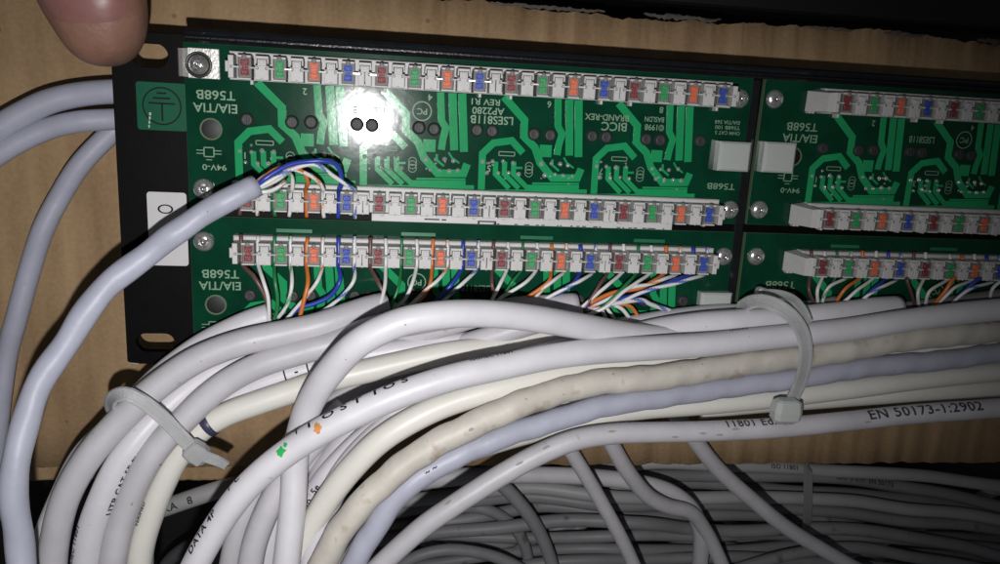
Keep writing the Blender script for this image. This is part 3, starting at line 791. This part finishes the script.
# ---- loose cables hanging below
GH = 'loose cables hanging in front of the cardboard edge'
G1 = cable([(535,385,-10),(546,408,-14),(558,432,-17),(575,458,-20),(600,500,-24),(622,540,-27),(645,590,-30)], 2.45, 'pvc_grey', 'first loose grey cable from the left hanging steeply below the printed cable', GH)
G2 = cable([(575,385,-12),(598,418,-17),(612,445,-20),(630,475,-24),(648,496,-28),(667,506,-31),(690,512,-34),(705,530,-38),(718,556,-40),(730,585,-40)], 2.7, 'pvc_grey', 'second loose grey cable bending in a tight curve into the loop', GH)
G3 = cable([(650,375,-10),(666,400,-14),(678,417,-16),(697,443,-19),(717,468,-22),(750,498,-25),(787,528,-28),(837,558,-31),(880,582,-33)], 2.7, 'pvc_grey', 'rightmost loose grey cable slanting down across the dim horizontal bundle', GH)
H = cable([(395,486,-38),(430,480,-40),(480,475.5,-42),(540,475,-42),(590,477,-42),(640,483,-41),(670,492,-40),(690,507,-39),(700,528,-40),(701,550,-42),(697,590,-46)], 3.0, 'pvc_grey', 'grey-white cable running level below the cardboard then curling down at its right end', None)
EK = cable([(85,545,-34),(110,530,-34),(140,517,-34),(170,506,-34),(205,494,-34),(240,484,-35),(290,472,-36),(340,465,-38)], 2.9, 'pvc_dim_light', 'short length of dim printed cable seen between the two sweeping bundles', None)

# ---- dim bundle inside the cabinet
GD = 'dim cables in the cabinet below the cardboard'
deep = [
 ([(560,474),(640,468),(700,465),(800,468),(900,474),(1010,490),(1100,510)], 'topmost'),
 ([(560,486),(640,477),(700,474),(800,479),(900,486),(1010,504),(1100,522)], 'second'),
 ([(450,490),(560,494),(640,487),(700,484),(800,491),(900,499),(1010,514),(1100,530)], 'third'),
 ([(430,498),(520,490),(600,497),(700,496),(800,501),(900,508),(1010,523),(1100,540)], 'fourth'),
 ([(440,508),(520,499),(600,506),(700,507),(800,511),(900,520),(1010,530),(1100,545)], 'fifth'),
 ([(440,522),(540,510),(620,514),(700,517),(800,520),(900,532),(1010,541),(1100,556)], 'sixth'),
 ([(470,532),(560,522),(640,524),(700,528),(850,531),(950,546),(1010,558),(1100,575)], 'seventh'),
 ([(600,535),(700,538),(800,536),(900,540),(1010,550),(1100,560)], 'eighth'),
 ([(600,548),(700,549),(800,548),(900,552),(1010,562),(1100,575)], 'ninth'),
 ([(560,562),(650,560),(760,559),(880,564),(1010,575),(1100,590)], 'tenth'),
 ([(560,578),(700,572),(800,572),(900,580),(1010,590),(1100,600)], 'eleventh')]
rz = random.Random(12)
for i, (pts, word) in enumerate(deep):
    z0 = -66-(i % 3)*4
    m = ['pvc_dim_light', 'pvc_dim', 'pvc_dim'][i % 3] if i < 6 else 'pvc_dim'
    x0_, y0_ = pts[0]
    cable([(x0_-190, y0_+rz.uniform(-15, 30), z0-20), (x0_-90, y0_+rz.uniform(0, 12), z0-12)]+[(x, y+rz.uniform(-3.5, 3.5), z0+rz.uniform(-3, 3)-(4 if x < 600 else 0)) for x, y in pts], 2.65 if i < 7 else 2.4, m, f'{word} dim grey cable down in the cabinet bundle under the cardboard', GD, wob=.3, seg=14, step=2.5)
deep2 = [
 ([(380,590),(398,545),(425,519),(465,507),(500,516),(522,540),(535,590)], -74, 'pvc_dim', 'dim grey cable arching high in the dark cabinet at bottom centre', 2.3),
 ([(370,600),(405,563),(440,551),(480,553),(515,565),(560,600)], -64, 'pvc_dim', 'dim grey cable arching low at the bottom edge of the dark cabinet', 2.3),
 ([(460,470),(500,483),(520,503),(540,535),(560,590)], -58, 'pvc_dim', 'dark grey cable falling steeply in the cabinet from behind the printed one', 2.6),
 ([(520,600),(560,545),(600,512),(650,490),(700,480)], -84, 'pvc_dim', 'dark cable slanting up to the right deep in the cabinet', 2.2),
 ([(470,600),(510,556),(560,528),(620,520),(680,530)], -86, 'pvc_dim', 'dark cable bowed behind the loose hanging ones', 2.2),
 ([(380,520),(440,532),(500,545),(560,560),(620,600)], -90, 'pvc_dim', 'dark cable sloping down to the right behind the low arch', 2.3),
 ([(400,505),(460,515),(520,536),(570,565),(600,600)], -92, 'pvc_dim', 'deepest dark cable sloping down behind the high arch', 2.2),
 ([(600,600),(640,560),(700,545),(780,560),(840,600)], -80, 'pvc_dim', 'dark cable hump at the bottom edge right of the loop', 2.3),
 ([(640,610),(760,562),(850,548),(930,560),(1040,580)], -60, 'pvc_dim', 'grey cable crossing over the lower right of the cabinet bundle', 2.4)]
for pts, z, m, lab, r in deep2:
    cable([(x, y, z) for x, y in pts], r, m, lab, GD, wob=.3, seg=14, step=2.5)
rd = random.Random(21)
for i in range(26):
    x = 390+i*24+rd.uniform(-15, 15); y = rd.uniform(500, 570) if i < 12 else rd.uniform(480, 575); dx = rd.uniform(60, 150); z = -94-rd.uniform(0, 22)
    a_ = rd.uniform(-.5, .5); h_ = rd.uniform(-35, 35)
    o = cable([(x-dx, y+a_*dx, z), (x-dx*.4, y+a_*dx*.4-h_*.7, z+2), (x+dx*.3, y-a_*dx*.3-h_, z), (x+dx, y-a_*dx, z-2)], rd.uniform(1.9, 2.5), rd.choice(['pvc_dim', 'pvc_dim_light', 'pvc_dim']), 'dim thin cable in the tangle deep at the bottom of the dark cabinet', 'tangled cables deep in the cabinet', seg=12, step=3)
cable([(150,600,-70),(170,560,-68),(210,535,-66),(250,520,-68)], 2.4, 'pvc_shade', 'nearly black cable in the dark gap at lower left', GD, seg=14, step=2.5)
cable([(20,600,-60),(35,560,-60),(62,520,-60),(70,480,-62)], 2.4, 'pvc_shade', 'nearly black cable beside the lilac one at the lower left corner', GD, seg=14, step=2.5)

# ------------------------------------------------------------------ wires of the third row
b, w = 'brown', 'white'
SLOT = [0]
def slot_x(k): return 8*(k//2)+(2 if k % 2 else -2)
def through(k, ox=0):      # stub on the rear ledge and the run through the slot
    X = ox+slot_x(k); j = rz.uniform(-.12, .12)
    return [Vector((X+j*2, BY+rz.uniform(3.7, 4.5), 3.6)), Vector((X+j, BY+2.9, 4.0)), Vector((X, BY+1, 4.3)), Vector((X, BY-1.6, 4.5)), Vector((X, BY-2.9, 4.7))]
def after(rest): return [q for q in rest if q[1] > 272.5+max(0, q[0]-250)*.008]
def W3w(parent, x, y, rest, key, striped=None, r=.62):
    k = SLOT[0]; SLOT[0] += 1
    return wire(parent, through(k)+after(rest), key, striped, r)
# first group, into b0
W3w(b0, 241, 233, [(246,263,8.2),(254,277,8.8),(263,292,9.3),(268,306,9),(270,322,8.2)], b, r=.68)
W3w(b0, 257.5, 235, [(259,264,8.2),(263,280,8.8),(268,297,9.6),(269,312,9.6),(269,322,9)], w)
W3w(b0, 274.5, 233, [(275,264,8.2),(275,280,8.6),(277.5,298,9),(277,310,8.6),(274,321,8)], 'green')
W3w(b0, 291, 236, [(292,264,8.2),(292,282,8.8),(289.5,298,9.2),(284,310,9),(278,318,8)], w, 'green')
W3w(b0, 307.5, 237, [(308,266,8.2),(308,282,8.6),(304,300,9.6),(300,317,9.6)], 'orange', r=.68)
W3w(b0, 324, 236, [(322.5,266,8.2),(318,280,8.6),(309,293,8.4),(297,307,8.2),(286,320,8)], w, 'orange')
W3w(b0, 339.5, 231, [(340,264,8.2),(340,281,8.4),(330,296,8),(313,304,8),(300,308,8),(286,319,7.4)], 'blue', r=.74)
W3w(b0, 355.5, 238, [(355,264,8.2),(354,280,8.6),(344,294,8.6),(330,306,8.2),(315,316,7.4)], w, 'blue')
# second group, into b1
W3w(b1_, 371, 232, [(373,265,8.2),(378,282,8.6),(385,297,9.5),(386,307,10.2),(384,318,10)], b, r=.68)
W3w(b1_, 387, 239, [(386,266,8.2),(385,285,8.8),(381,302,11),(376,318,12)], w)
W3w(b1_, 402, 234, [(401.5,266,8.2),(399,285,8.8),(393,302,9.8),(386,318,10)], 'green', r=.5)
W3w(b1_, 418, 240, [(417,266,8.2),(412,284,8.8),(405,299,9.2),(395,308,9),(382,319,8.5)], w)
W3w(b1_, 432, 240, [(431.5,268,8.2),(430,284,8.6),(422,298,8.8),(408,309,8.6),(390,319,8)], 'orange')
W3w(b1_, 448, 241, [(446,268,8.2),(438,280,8.8),(427,289,9.4),(414,302,9.4),(396,317,9)], w, 'orange')
W3w(b1_, 462, 240, [(461,270,8.2),(452,284,8.4),(440,297,8.2),(428,311,7.6),(421,318,6.8)], 'blue', r=.7)
W3w(b1_, 477, 243, [(474,270,8.2),(462,284,8.8),(448,296,8.6),(436,308,8.2),(412,314,7),(395,319,6.5)], w, 'blue')
wire(b1_, [(402,303,6),(410,309,7),(424,315,7)], 'white', r=.55)
# third group, into j3a
W3w(j3a, 492, 240, [(492,266,8.2),(492,284,8.4),(494,296,8),(493,306,7)], b)
W3w(j3a, 507, 241, [(505.5,269,8.2),(500,284,8.8),(494,296,8.6),(489,307,7.6)], w)
W3w(j3a, 521, 243, [(519,269,8.2),(513,281,7.6),(505,293,6.6),(497,305,5.6)], 'green', r=.5)
W3w(j3a, 536, 241, [(533,269,8.2),(526,282,8.6),(513,290.5,8.4),(502,297,8),(492,306,7.2)], w)
W3w(j3a, 550, 242, [(551,270,8.2),(549,281,8.4),(538,290,8.2),(521,301,7.4)], 'orange')
W3w(j3a, 565, 242, [(562.5,271,8.2),(553,281,8.8),(543,289,9),(532,301,8)], w, 'orange')
W3w(j3a, 578, 243, [(577,271,8.2),(574,283,8.4),(560,292,8),(540,301,7.4)], 'blue', r=.75)
W3w(j3a, 593, 245, [(591,271,8.2),(580,281,9.2),(564,289,9.2),(545,299,8.4)], w, 'blue')
# fourth group, into j3b
W3w(j3b, 607, 242, [(605,271,8.2),(600,284,8.6),(592,297,9.4),(582,311,9.6)], b)
W3w(j3b, 622, 246, [(617,271,8.2),(609,284,8.8),(597,294,9.4),(580,309,9.4)], w)
W3w(j3b, 636, 246, [(632,271,8.2),(625,286,9.4),(613,298,10.2),(597,312,9.8),(584,319,9.5)], 'green')
W3w(j3b, 650, 247, [(645,272,8.2),(636,283,9.2),(623,292,10.5),(606,307,11),(582,317,9.8)], w)
W3w(j3b, 663, 246, [(659,272,8.2),(652,282,8.6),(640,288,8.4),(612,293,8),(590,303,8.6)], 'orange', r=.72)
W3w(j3b, 676, 247, [(673,272,8.2),(664,279,9),(650,284,9.4),(630,288,9.4),(612,297,9.2),(586,310,8.8)], w, 'orange')
W3w(j3b, 690, 246, [(684,272,8.2),(676,280,8.4),(656,288,8.2),(628,297,8),(608,301,8.2),(586,308,8.6)], 'blue', r=.78)
W3w(j3b, 705, 248, [(700,272,8.2),(690,279,8.8),(674,284,9.6),(655,288,9.6),(640,293,9.4),(618,303,9),(585,312,8.6)], w, 'blue')
wire(j3b, [(608,305,9.5),(624,302,9.2),(642,300,8.4),(650,304,7.4),(671,311,5.5)], 'white', 'blue', .8)
wire(j3b, [(600,302,8),(622,299,7.6),(645,302,7)], 'blue', r=.78)
wire(j3b, [(600,307,7),(604,314,7.4),(607,321,7)], 'white', r=.6)
wire(j3b, [(606,307,6.6),(611,314,7),(615,320,6.6)], 'white', r=.6)
wire(j3b, [(614,305,6.4),(622,309,6.8),(630,319,6.4)], 'white', r=.7)
wire(j3b, [(618,304,6),(630,306,6.4),(638,316,6)], 'orange', r=.62)
# right-hand board, two groups
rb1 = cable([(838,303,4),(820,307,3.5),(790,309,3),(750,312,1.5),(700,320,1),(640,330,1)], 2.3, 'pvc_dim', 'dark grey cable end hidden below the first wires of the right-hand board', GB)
SLOT[0] = 0
def W3r(parent, x, y, rest, key, striped=None, r=.6):
    k = SLOT[0]; SLOT[0] += 1
    return wire(parent, through(k, BX)+after([(q[0], q[1], q[2]) for q in rest]), key, striped, r)
W3r(rb1, 808, 252, [(805,275,8),(809,290,7.5),(815,305,6)], b)
W3r(rb1, 821, 252, [(817,275,8),(817.5,290,7.8),(818,305,6)], w)
W3r(rb1, 833, 253, [(831,275,7.6),(829,290,6.6),(821,304,5)], 'green', r=.5)
W3r(rb1, 846, 253, [(841,275,8),(829,287,8),(824,296,7.6),(822,306,6)], w, 'green')
W3r(rb1, 857, 254, [(853,276,8),(845,289,7.6),(834,305,6)], 'orange')
W3r(rb1, 871, 254, [(866,276,8),(856,291,8.2),(846,300,7.6),(837,306,6)], w)
W3r(rb1, 883, 255, [(878,277,8),(871,291,7.6),(857,306,6)], 'blue')
W3r(rb1, 897, 255, [(892,277,8),(880,288,8.4),(868,295,8.2),(856,306,6.2)], w, 'blue')
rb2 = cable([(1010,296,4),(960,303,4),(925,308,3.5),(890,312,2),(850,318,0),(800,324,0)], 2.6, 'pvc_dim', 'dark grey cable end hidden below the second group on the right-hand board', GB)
W3r(rb2, 910, 256, [(907,279,8),(911,292,7.5),(915,307,5)], b)
W3r(rb2, 922, 256, [(918,277,8),(918,292,8),(919,307,6)], w)
SLOT[0] += 1
W3r(rb2, 934, 257, [(931,277,8),(929,292,8),(925,307,6)], w)
W3r(rb2, 958, 257, [(953,279,8),(946,290,8),(931,308,6)], 'orange', r=.7)
W3r(rb2, 970, 257, [(966,278,8),(954,288,8.4),(946,296,8),(933,308,6)], w)
W3r(rb2, 983, 258, [(978,279,8),(968,288,7.8),(948,306,6)], 'blue', r=.7)
W3r(rb2, 996, 258, [(990,278,8),(970,289,8.4),(960,296,8),(949,306,6.4)], w, 'blue')
SLOT[0] += 1
W3r(rb2, 1010, 258, [(1004,280,8),(993,288,8),(990,298,7)], w)

# ------------------------------------------------------------------ printing and ink on the jackets
print_on(W2, 'I  O S T  I', 345, 410, 2.5, .92, wk=1.5)
print_on(W2, 'O S', 400, 394, 2.3, .95, wk=1.5); print_on(W2, 'T', 302, 438, 2.3, 1.0)
print_on(W2, 'ISO/IEC 11801', 490, 367, 1.6, 1.15); print_on(W2, 'CAT5e FTP', 740, 341, 1.1, 1.15)
print_on(W2, 'DATA 4P', 214, 532, 2.4, .85, wk=1.1); print_on(W2, 'I  C', 243, 490, 2.2, 1.1)
mark_on(W2, 285, 450, 1.15, .30, M['marker_green'], asp=1.1); mark_on(W2, 289, 444, .55, .55, M['marker_green'])
mark_on(W2, 323, 430, 1.05, .28, M['marker_orange']); mark_on(W2, 321, 424, .5, .62, M['marker_orange'])
mark_on(T, 432, 443, .55, .45, M['marker_green'], asp=1.3); mark_on(T, 437, 446, .4, .3, M['marker_orange'])
for x, y, ph in ((520, 402, .2), (610, 380, .5), (560, 392, -.3), (700, 372, .5), (640, 378, .7), (470, 425, -.2)):
    mark_on(T, x, y, random.uniform(.2, .45), ph, M['dirt'], 'dirt_spot', 1.6)
print_on(F_, '11801 Ed.2,', 750, 427, 3.2, .66, wk=1.1, bold=.02, mat=M['ink_grey'])
print_on(F_, 'EN 50173-1:2902', 922, 413, 4.0, .34, wk=1.18, bold=.018, mat=M['ink_grey'])
for px, py, ph in ((548, 450, .3), (520, 464, .1), (452, 506, .5), (610, 434, .2), (700, 432, -.2), (715, 434, -.4), (730, 431, .1), (860, 424, -.3), (670, 434, -.5)): mark_on(F_, px, py, .35, ph, M['dirt'], 'scuff', 3.2)
mark_on(b3_, 130, 500, .3, .3, M['dirt'], 'scuff', 1.6)
print_on(b2_, 'UTP CAT 5E PVC 4P', 103, 462, 2.3, -.95 if False else .95, rev=True, wk=1.0)
print_on(b2_, 'ISO/IEC 11801', 84, 545, 1.8, -1.1, rev=True)
print_on(b4_, '|  -  |', 300, 371, 3.0, .1); print_on(b5_, 'VERIFIED', 150, 515, 1.5, -.9, rev=True)
print_on(b3_, 'I', 150, 455, 1.5, 1.1)
print_on(W5, 'lo. 5e', 316, 494, 2.2, .05, wk=1.2); print_on(N_, '~ ~', 428, 470, 2.2, .0, wk=.9)
print_on(EK, 'VEKA', 163, 508, 3.2, -.25, mat=M['ink_grey'], wk=.9) if False else print_on(EK, 'VEKA   8', 172, 504, 3.3, -.2, mat=M['ink_grey'])
print_on(CB[0], '.', 205, 210, 1.2, .2)
for o_, px, py in ((w3, 700, 326), (W, 400, 318), (W, 352, 352), (W2, 742, 341), (b1_, 258, 340), (b1_, 205, 355)):
    mark_on(o_, px, py, .2, .25, M['dirt'], 'dirt_spot')
print_on(CB[[c['label'].startswith('second dim') for c in CB].index(True)], 'CAT 5 UTP  EN 50173', 860, 482, 3, .1, mat=M['ink_grey'])
print_on(CB[[c['label'].startswith('topmost dim') for c in CB].index(True)], 'ISO 11801', 780, 468, 2.6, .1, mat=M['ink_grey'])

# ------------------------------------------------------------------ cable ties
def ribbon(name, pts, w, th, m, parent=None, wend=None):
    path, L = catmull(pp(pts), .9); n = len(path); vs = []; fs = []; org = path[0] if parent is None else parent_org[parent.name]
    for i, p in enumerate(path):
        t = (path[min(i+1, n-1)]-path[max(i-1, 0)]).normalized(); d = None
        # broad side follows the bend of the strap: use the local outward direction
        c = OUT(p); d = (c - t*c.dot(t)).normalized(); sd = t.cross(d)
        ww = (w if wend is None else w+(wend-w)*i/(n-1))/2
        e = th*.28
        for (a, bq) in ((-ww, 0), (-ww+e, th/2), (-ww*.45, th/2), (-ww*.4, th/2-.18), (ww*.4, th/2-.18), (ww*.45, th/2), (ww-e, th/2), (ww, 0), (ww-e, -th/2), (-ww+e, -th/2)):
            vs.append(p+sd*a+d*bq)
    m_ = 10
    for i in range(n-1):
        for k in range(m_): fs.append((i*m_+k, i*m_+(k+1) % m_, (i+1)*m_+(k+1) % m_, (i+1)*m_+k)[::-1])
    fs.append(tuple(range(m_))); fs.append(tuple((n-1)*m_+k for k in range(m_))[::-1])
    o = link(name, mesh(name, vs, fs, False, None, org), m, parent)
    if parent is None: o.location = org*S
    return o
parent_org = {}
def head(parent, c, ax, ay, sx, sy, sz, m, name='locking_head'):
    """tapered ratchet block: ax along the strap, ay across"""
    az = ax.cross(ay).normalized(); vs = []; fs = []; org = parent_org[parent.name]
    secs = [(-sx/2, .62), (-sx/2+.6, .9), (0, 1.0), (sx/2-1.2, .95), (sx/2, .55)]
    for x, k in secs:
        for (y, z) in ((-1, -.6), (-.7, -1), (.7, -1), (1, -.6), (1, .6), (.7, 1), (-.7, 1), (-1, .6)):
            vs.append(c+ax*x+ay*(y*sy/2*k)+az*(z*sz/2*k)-org)
    for i in range(len(secs)-1):
        for k in range(8): fs.append((i*8+k, i*8+(k+1) % 8, (i+1)*8+(k+1) % 8, (i+1)*8+k))
    fs.append(tuple(range(8))[::-1]); fs.append(tuple((len(secs)-1)*8+k for k in range(8)))
    return link(name, mesh(name, vs, fs), m, parent)
# left tie
C1 = P(150, 425, 5); OUT = lambda p: Vector((0, 0, 1))*.9+(p-C1).normalized()*.6
t1 = empty('cable_tie', P(150, 425, 5)); parent_org[t1.name] = P(150, 425, 5)
tag(t1, 'white nylon tie around the left bundle, its stub end pointing right', 'cable tie')
ribbon('strap', [(118,420,12),(111,408,17),(111,400,21),(117,395,23.5),(126,394,24.5),(140,400,24.5),(155,411,24),(170,425,23.5),(182,438,23),(192,448,22)], 3.4, 1.2, M['nylon'], t1)
a1 = (P(212, 462, 20)-P(190, 446, 22)).normalized(); u1 = Vector((0, 0, 1)); y1 = u1.cross(a1).normalized()
head(t1, P(197, 453, 21.5), a1, y1, 6.0, 5.2, 4.2, M['nylon'])
ribbon('strap_end', [(200,455,22),(210,458.5,22.5),(219,462,22),(226,465.5,21)], 3.1, 1.2, M['nylon_clear'], t1, 2.5)
# right tie
C2 = P(780, 360, 2); OUT = lambda p: Vector((0, 0, 1))*.8+(p-C2).normalized()*.7
t2 = empty('cable_tie', C2); parent_org[t2.name] = C2
tag(t2, 'translucent nylon tie curving over the horizontal bundle, with its head at the bottom', 'cable tie')
ribbon('strap', [(742,313,6),(745,305,12),(755,301,17),(768,302,20.5),(783,309,23),(795,320,24),(803,334,24),(806,350,23.5),(804.5,368,21.5),(799,386,18.5),(791,402,16),(786,410,17)], 3.9, 1.25, M['nylon'], t2)
a2 = (P(784, 424, 19)-P(788, 400, 19)).normalized(); y2 = Vector((0, 0, 1)).cross(a2).normalized()
head(t2, P(786, 411, 19.5), a2, y2, 6.8, 8.0, 5.0, M['nylon_block'])
ribbon('strap_end', [(757,297,7),(765,294,9.5),(775,294,12),(788,297,15),(797,303,18),(804,313,20),(808,323,20.5)], 2.9, 1.1, M['nylon_clear'], t2)
a3 = (P(772, 299, 8)-P(756, 292, 8)).normalized(); y3 = Vector((0, 0, 1)).cross(a3).normalized()
head(t2, P(764, 294, 8), a3, y3, 5.0, 3.4, 3.0, M['nylon_clear'], 'strap_loop')
# dim tie on the cabinet bundle
C3 = P(808, 505, -70); OUT = lambda p: Vector((0, 0, 1))
t3 = empty('cable_tie', C3); parent_org[t3.name] = C3
tag(t3, 'dim nylon tie around the cable bundle inside the dark cabinet', 'cable tie')
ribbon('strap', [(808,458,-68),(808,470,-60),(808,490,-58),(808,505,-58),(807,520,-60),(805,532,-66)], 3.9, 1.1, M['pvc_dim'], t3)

# ------------------------------------------------------------------ thumb
def thumb():
    secs = [(66.5,106,4,2,7.0),(65,106,13,5,7.2),(61,105.5,21.5,7.2,7.8),(55,105,29,8.6,8.4),(47,104,35.5,9.6,9.0),(36,102.5,41.5,10.2,9.6),(22,99,47,10.6,10.2),(5,94,52,10.9,10.8),(-15,88,54.5,11.2,11.6),(-45,80,56,11.6,13),(-80,71,56,12,15),(-120,62,57,12.6,17),(-170,50,62,13.4,20),(-230,36,70,14.4,24),(-300,20,78,15.6,28)]
    n = 40; vs = []; fs = []
    org = P(92, 0, 0)
    def pt(sec, a, lift=0):
        y, cx, hw, hz, cz = sec
        k = .2500; ca, sa = math.cos(a), math.sin(a)
        ex = 2/2.35
        X = math.copysign(abs(ca)**ex, ca); Zz = math.copysign(abs(sa)**ex, sa)
        c = P(cx, y, cz)
        right = (P(cx+10, y, cz)-P(cx-10, y, cz))/20
        flat = .86 if sa > 0 else 1.0
        return c+right*(hw*X*(1+lift/14))+Vector((0, 0, hz*Zz*flat+(lift if sa > 0 else 0)))
    for sc in secs:
        for k in range(n): vs.append(pt(sc, 2*math.pi*k/n))
    for i in range(len(secs)-1):
        for k in range(n): fs.append((i*n+k, i*n+(k+1) % n, (i+1)*n+(k+1) % n, (i+1)*n+k)[::-1])
    fs.append(tuple(range(n))); fs.append(tuple((len(secs)-1)*n+k for k in range(n))[::-1])
    o = link('person', mesh('person', vs, fs, True, None, org), M['skin']); o.location = org*S
    md = o.modifiers.new('s', 'SUBSURF'); md.levels = 2; md.render_levels = 2
    tag(o, "person's thumb pressing down on the top left corner of the black ear", 'person')
    # nail plate: curved sheet on the back of the thumb
    def interp(y):
        for i in range(len(secs)-1):
            a, b_ = secs[i], secs[i+1]
            if a[0] >= y >= b_[0]:
                f = (a[0]-y)/(a[0]-b_[0]); return tuple(a[j]+(b_[j]-a[j])*f for j in range(5))
    nu, nv = 22, 18; q = []; ff = []
    for j in range(nv+1):
        for i in range(nu+1):
            u = -1+2*i/nu; v = j/nv
            y1_ = 30-14*abs(u)**2.2; y0_ = -52+9*u*u; y = y1_+(y0_-y1_)*v
            edge = max(abs(u)**8, 0)
            q.append(pt(interp(y), math.pi/2-u*.98, -.10+.30*min(1, (1-abs(u))/.35)*min(1, v/.22)*min(1, (1-v)/.1)))
    for j in range(nv):
        for i in range(nu): a = j*(nu+1)+i; ff.append((a, a+1, a+nu+2, a+nu+1))
    nl = link('nail', mesh('nail', q, ff, True, None, org), M['nail'], o)
thumb()

# ------------------------------------------------------------------ camera, light, world
cd = bpy.data.cameras.new('camera'); cam = bpy.data.objects.new('camera', cd); col.objects.link(cam)
cd.sensor_fit = 'HORIZONTAL'; cd.sensor_width = 36; cd.lens = 36*F_PX/1000; cd.clip_start = .005; cd.clip_end = 10
X, Y, Z = R0, -R1, -R2
cam.matrix_world = Matrix(((X.x, Y.x, Z.x, CAM.x*S), (X.y, Y.y, Z.y, CAM.y*S), (X.z, Y.z, Z.z, CAM.z*S), (0, 0, 0, 1)))
scene.camera = cam

ld = bpy.data.lights.new('phone_flash', 'SPOT'); lo = bpy.data.objects.new('phone_flash', ld); col.objects.link(lo)
Lp = CAM + R1*19.0 - R0*5.0
ld.energy = 1.5; ld.shadow_soft_size = .0016; ld.spot_size = math.radians(98); ld.spot_blend = 1.0; ld.color = (1, .985, .99)
aim = P(380, 330, 0)
lo.location = Lp*S; lo.rotation_euler = (aim-Lp).to_track_quat('-Z', 'Y').to_euler()

wd = bpy.data.worlds.new('World'); scene.world = wd; wd.use_nodes = True
wd.node_tree.nodes['Background'].inputs[0].default_value = (.9, .95, 1, 1); wd.node_tree.nodes['Background'].inputs[1].default_value = .034
scene.view_settings.view_transform = 'Standard'; scene.view_settings.look = 'None'; scene.view_settings.exposure = 0; scene.view_settings.gamma = 1
scene.cycles.max_bounces = 8
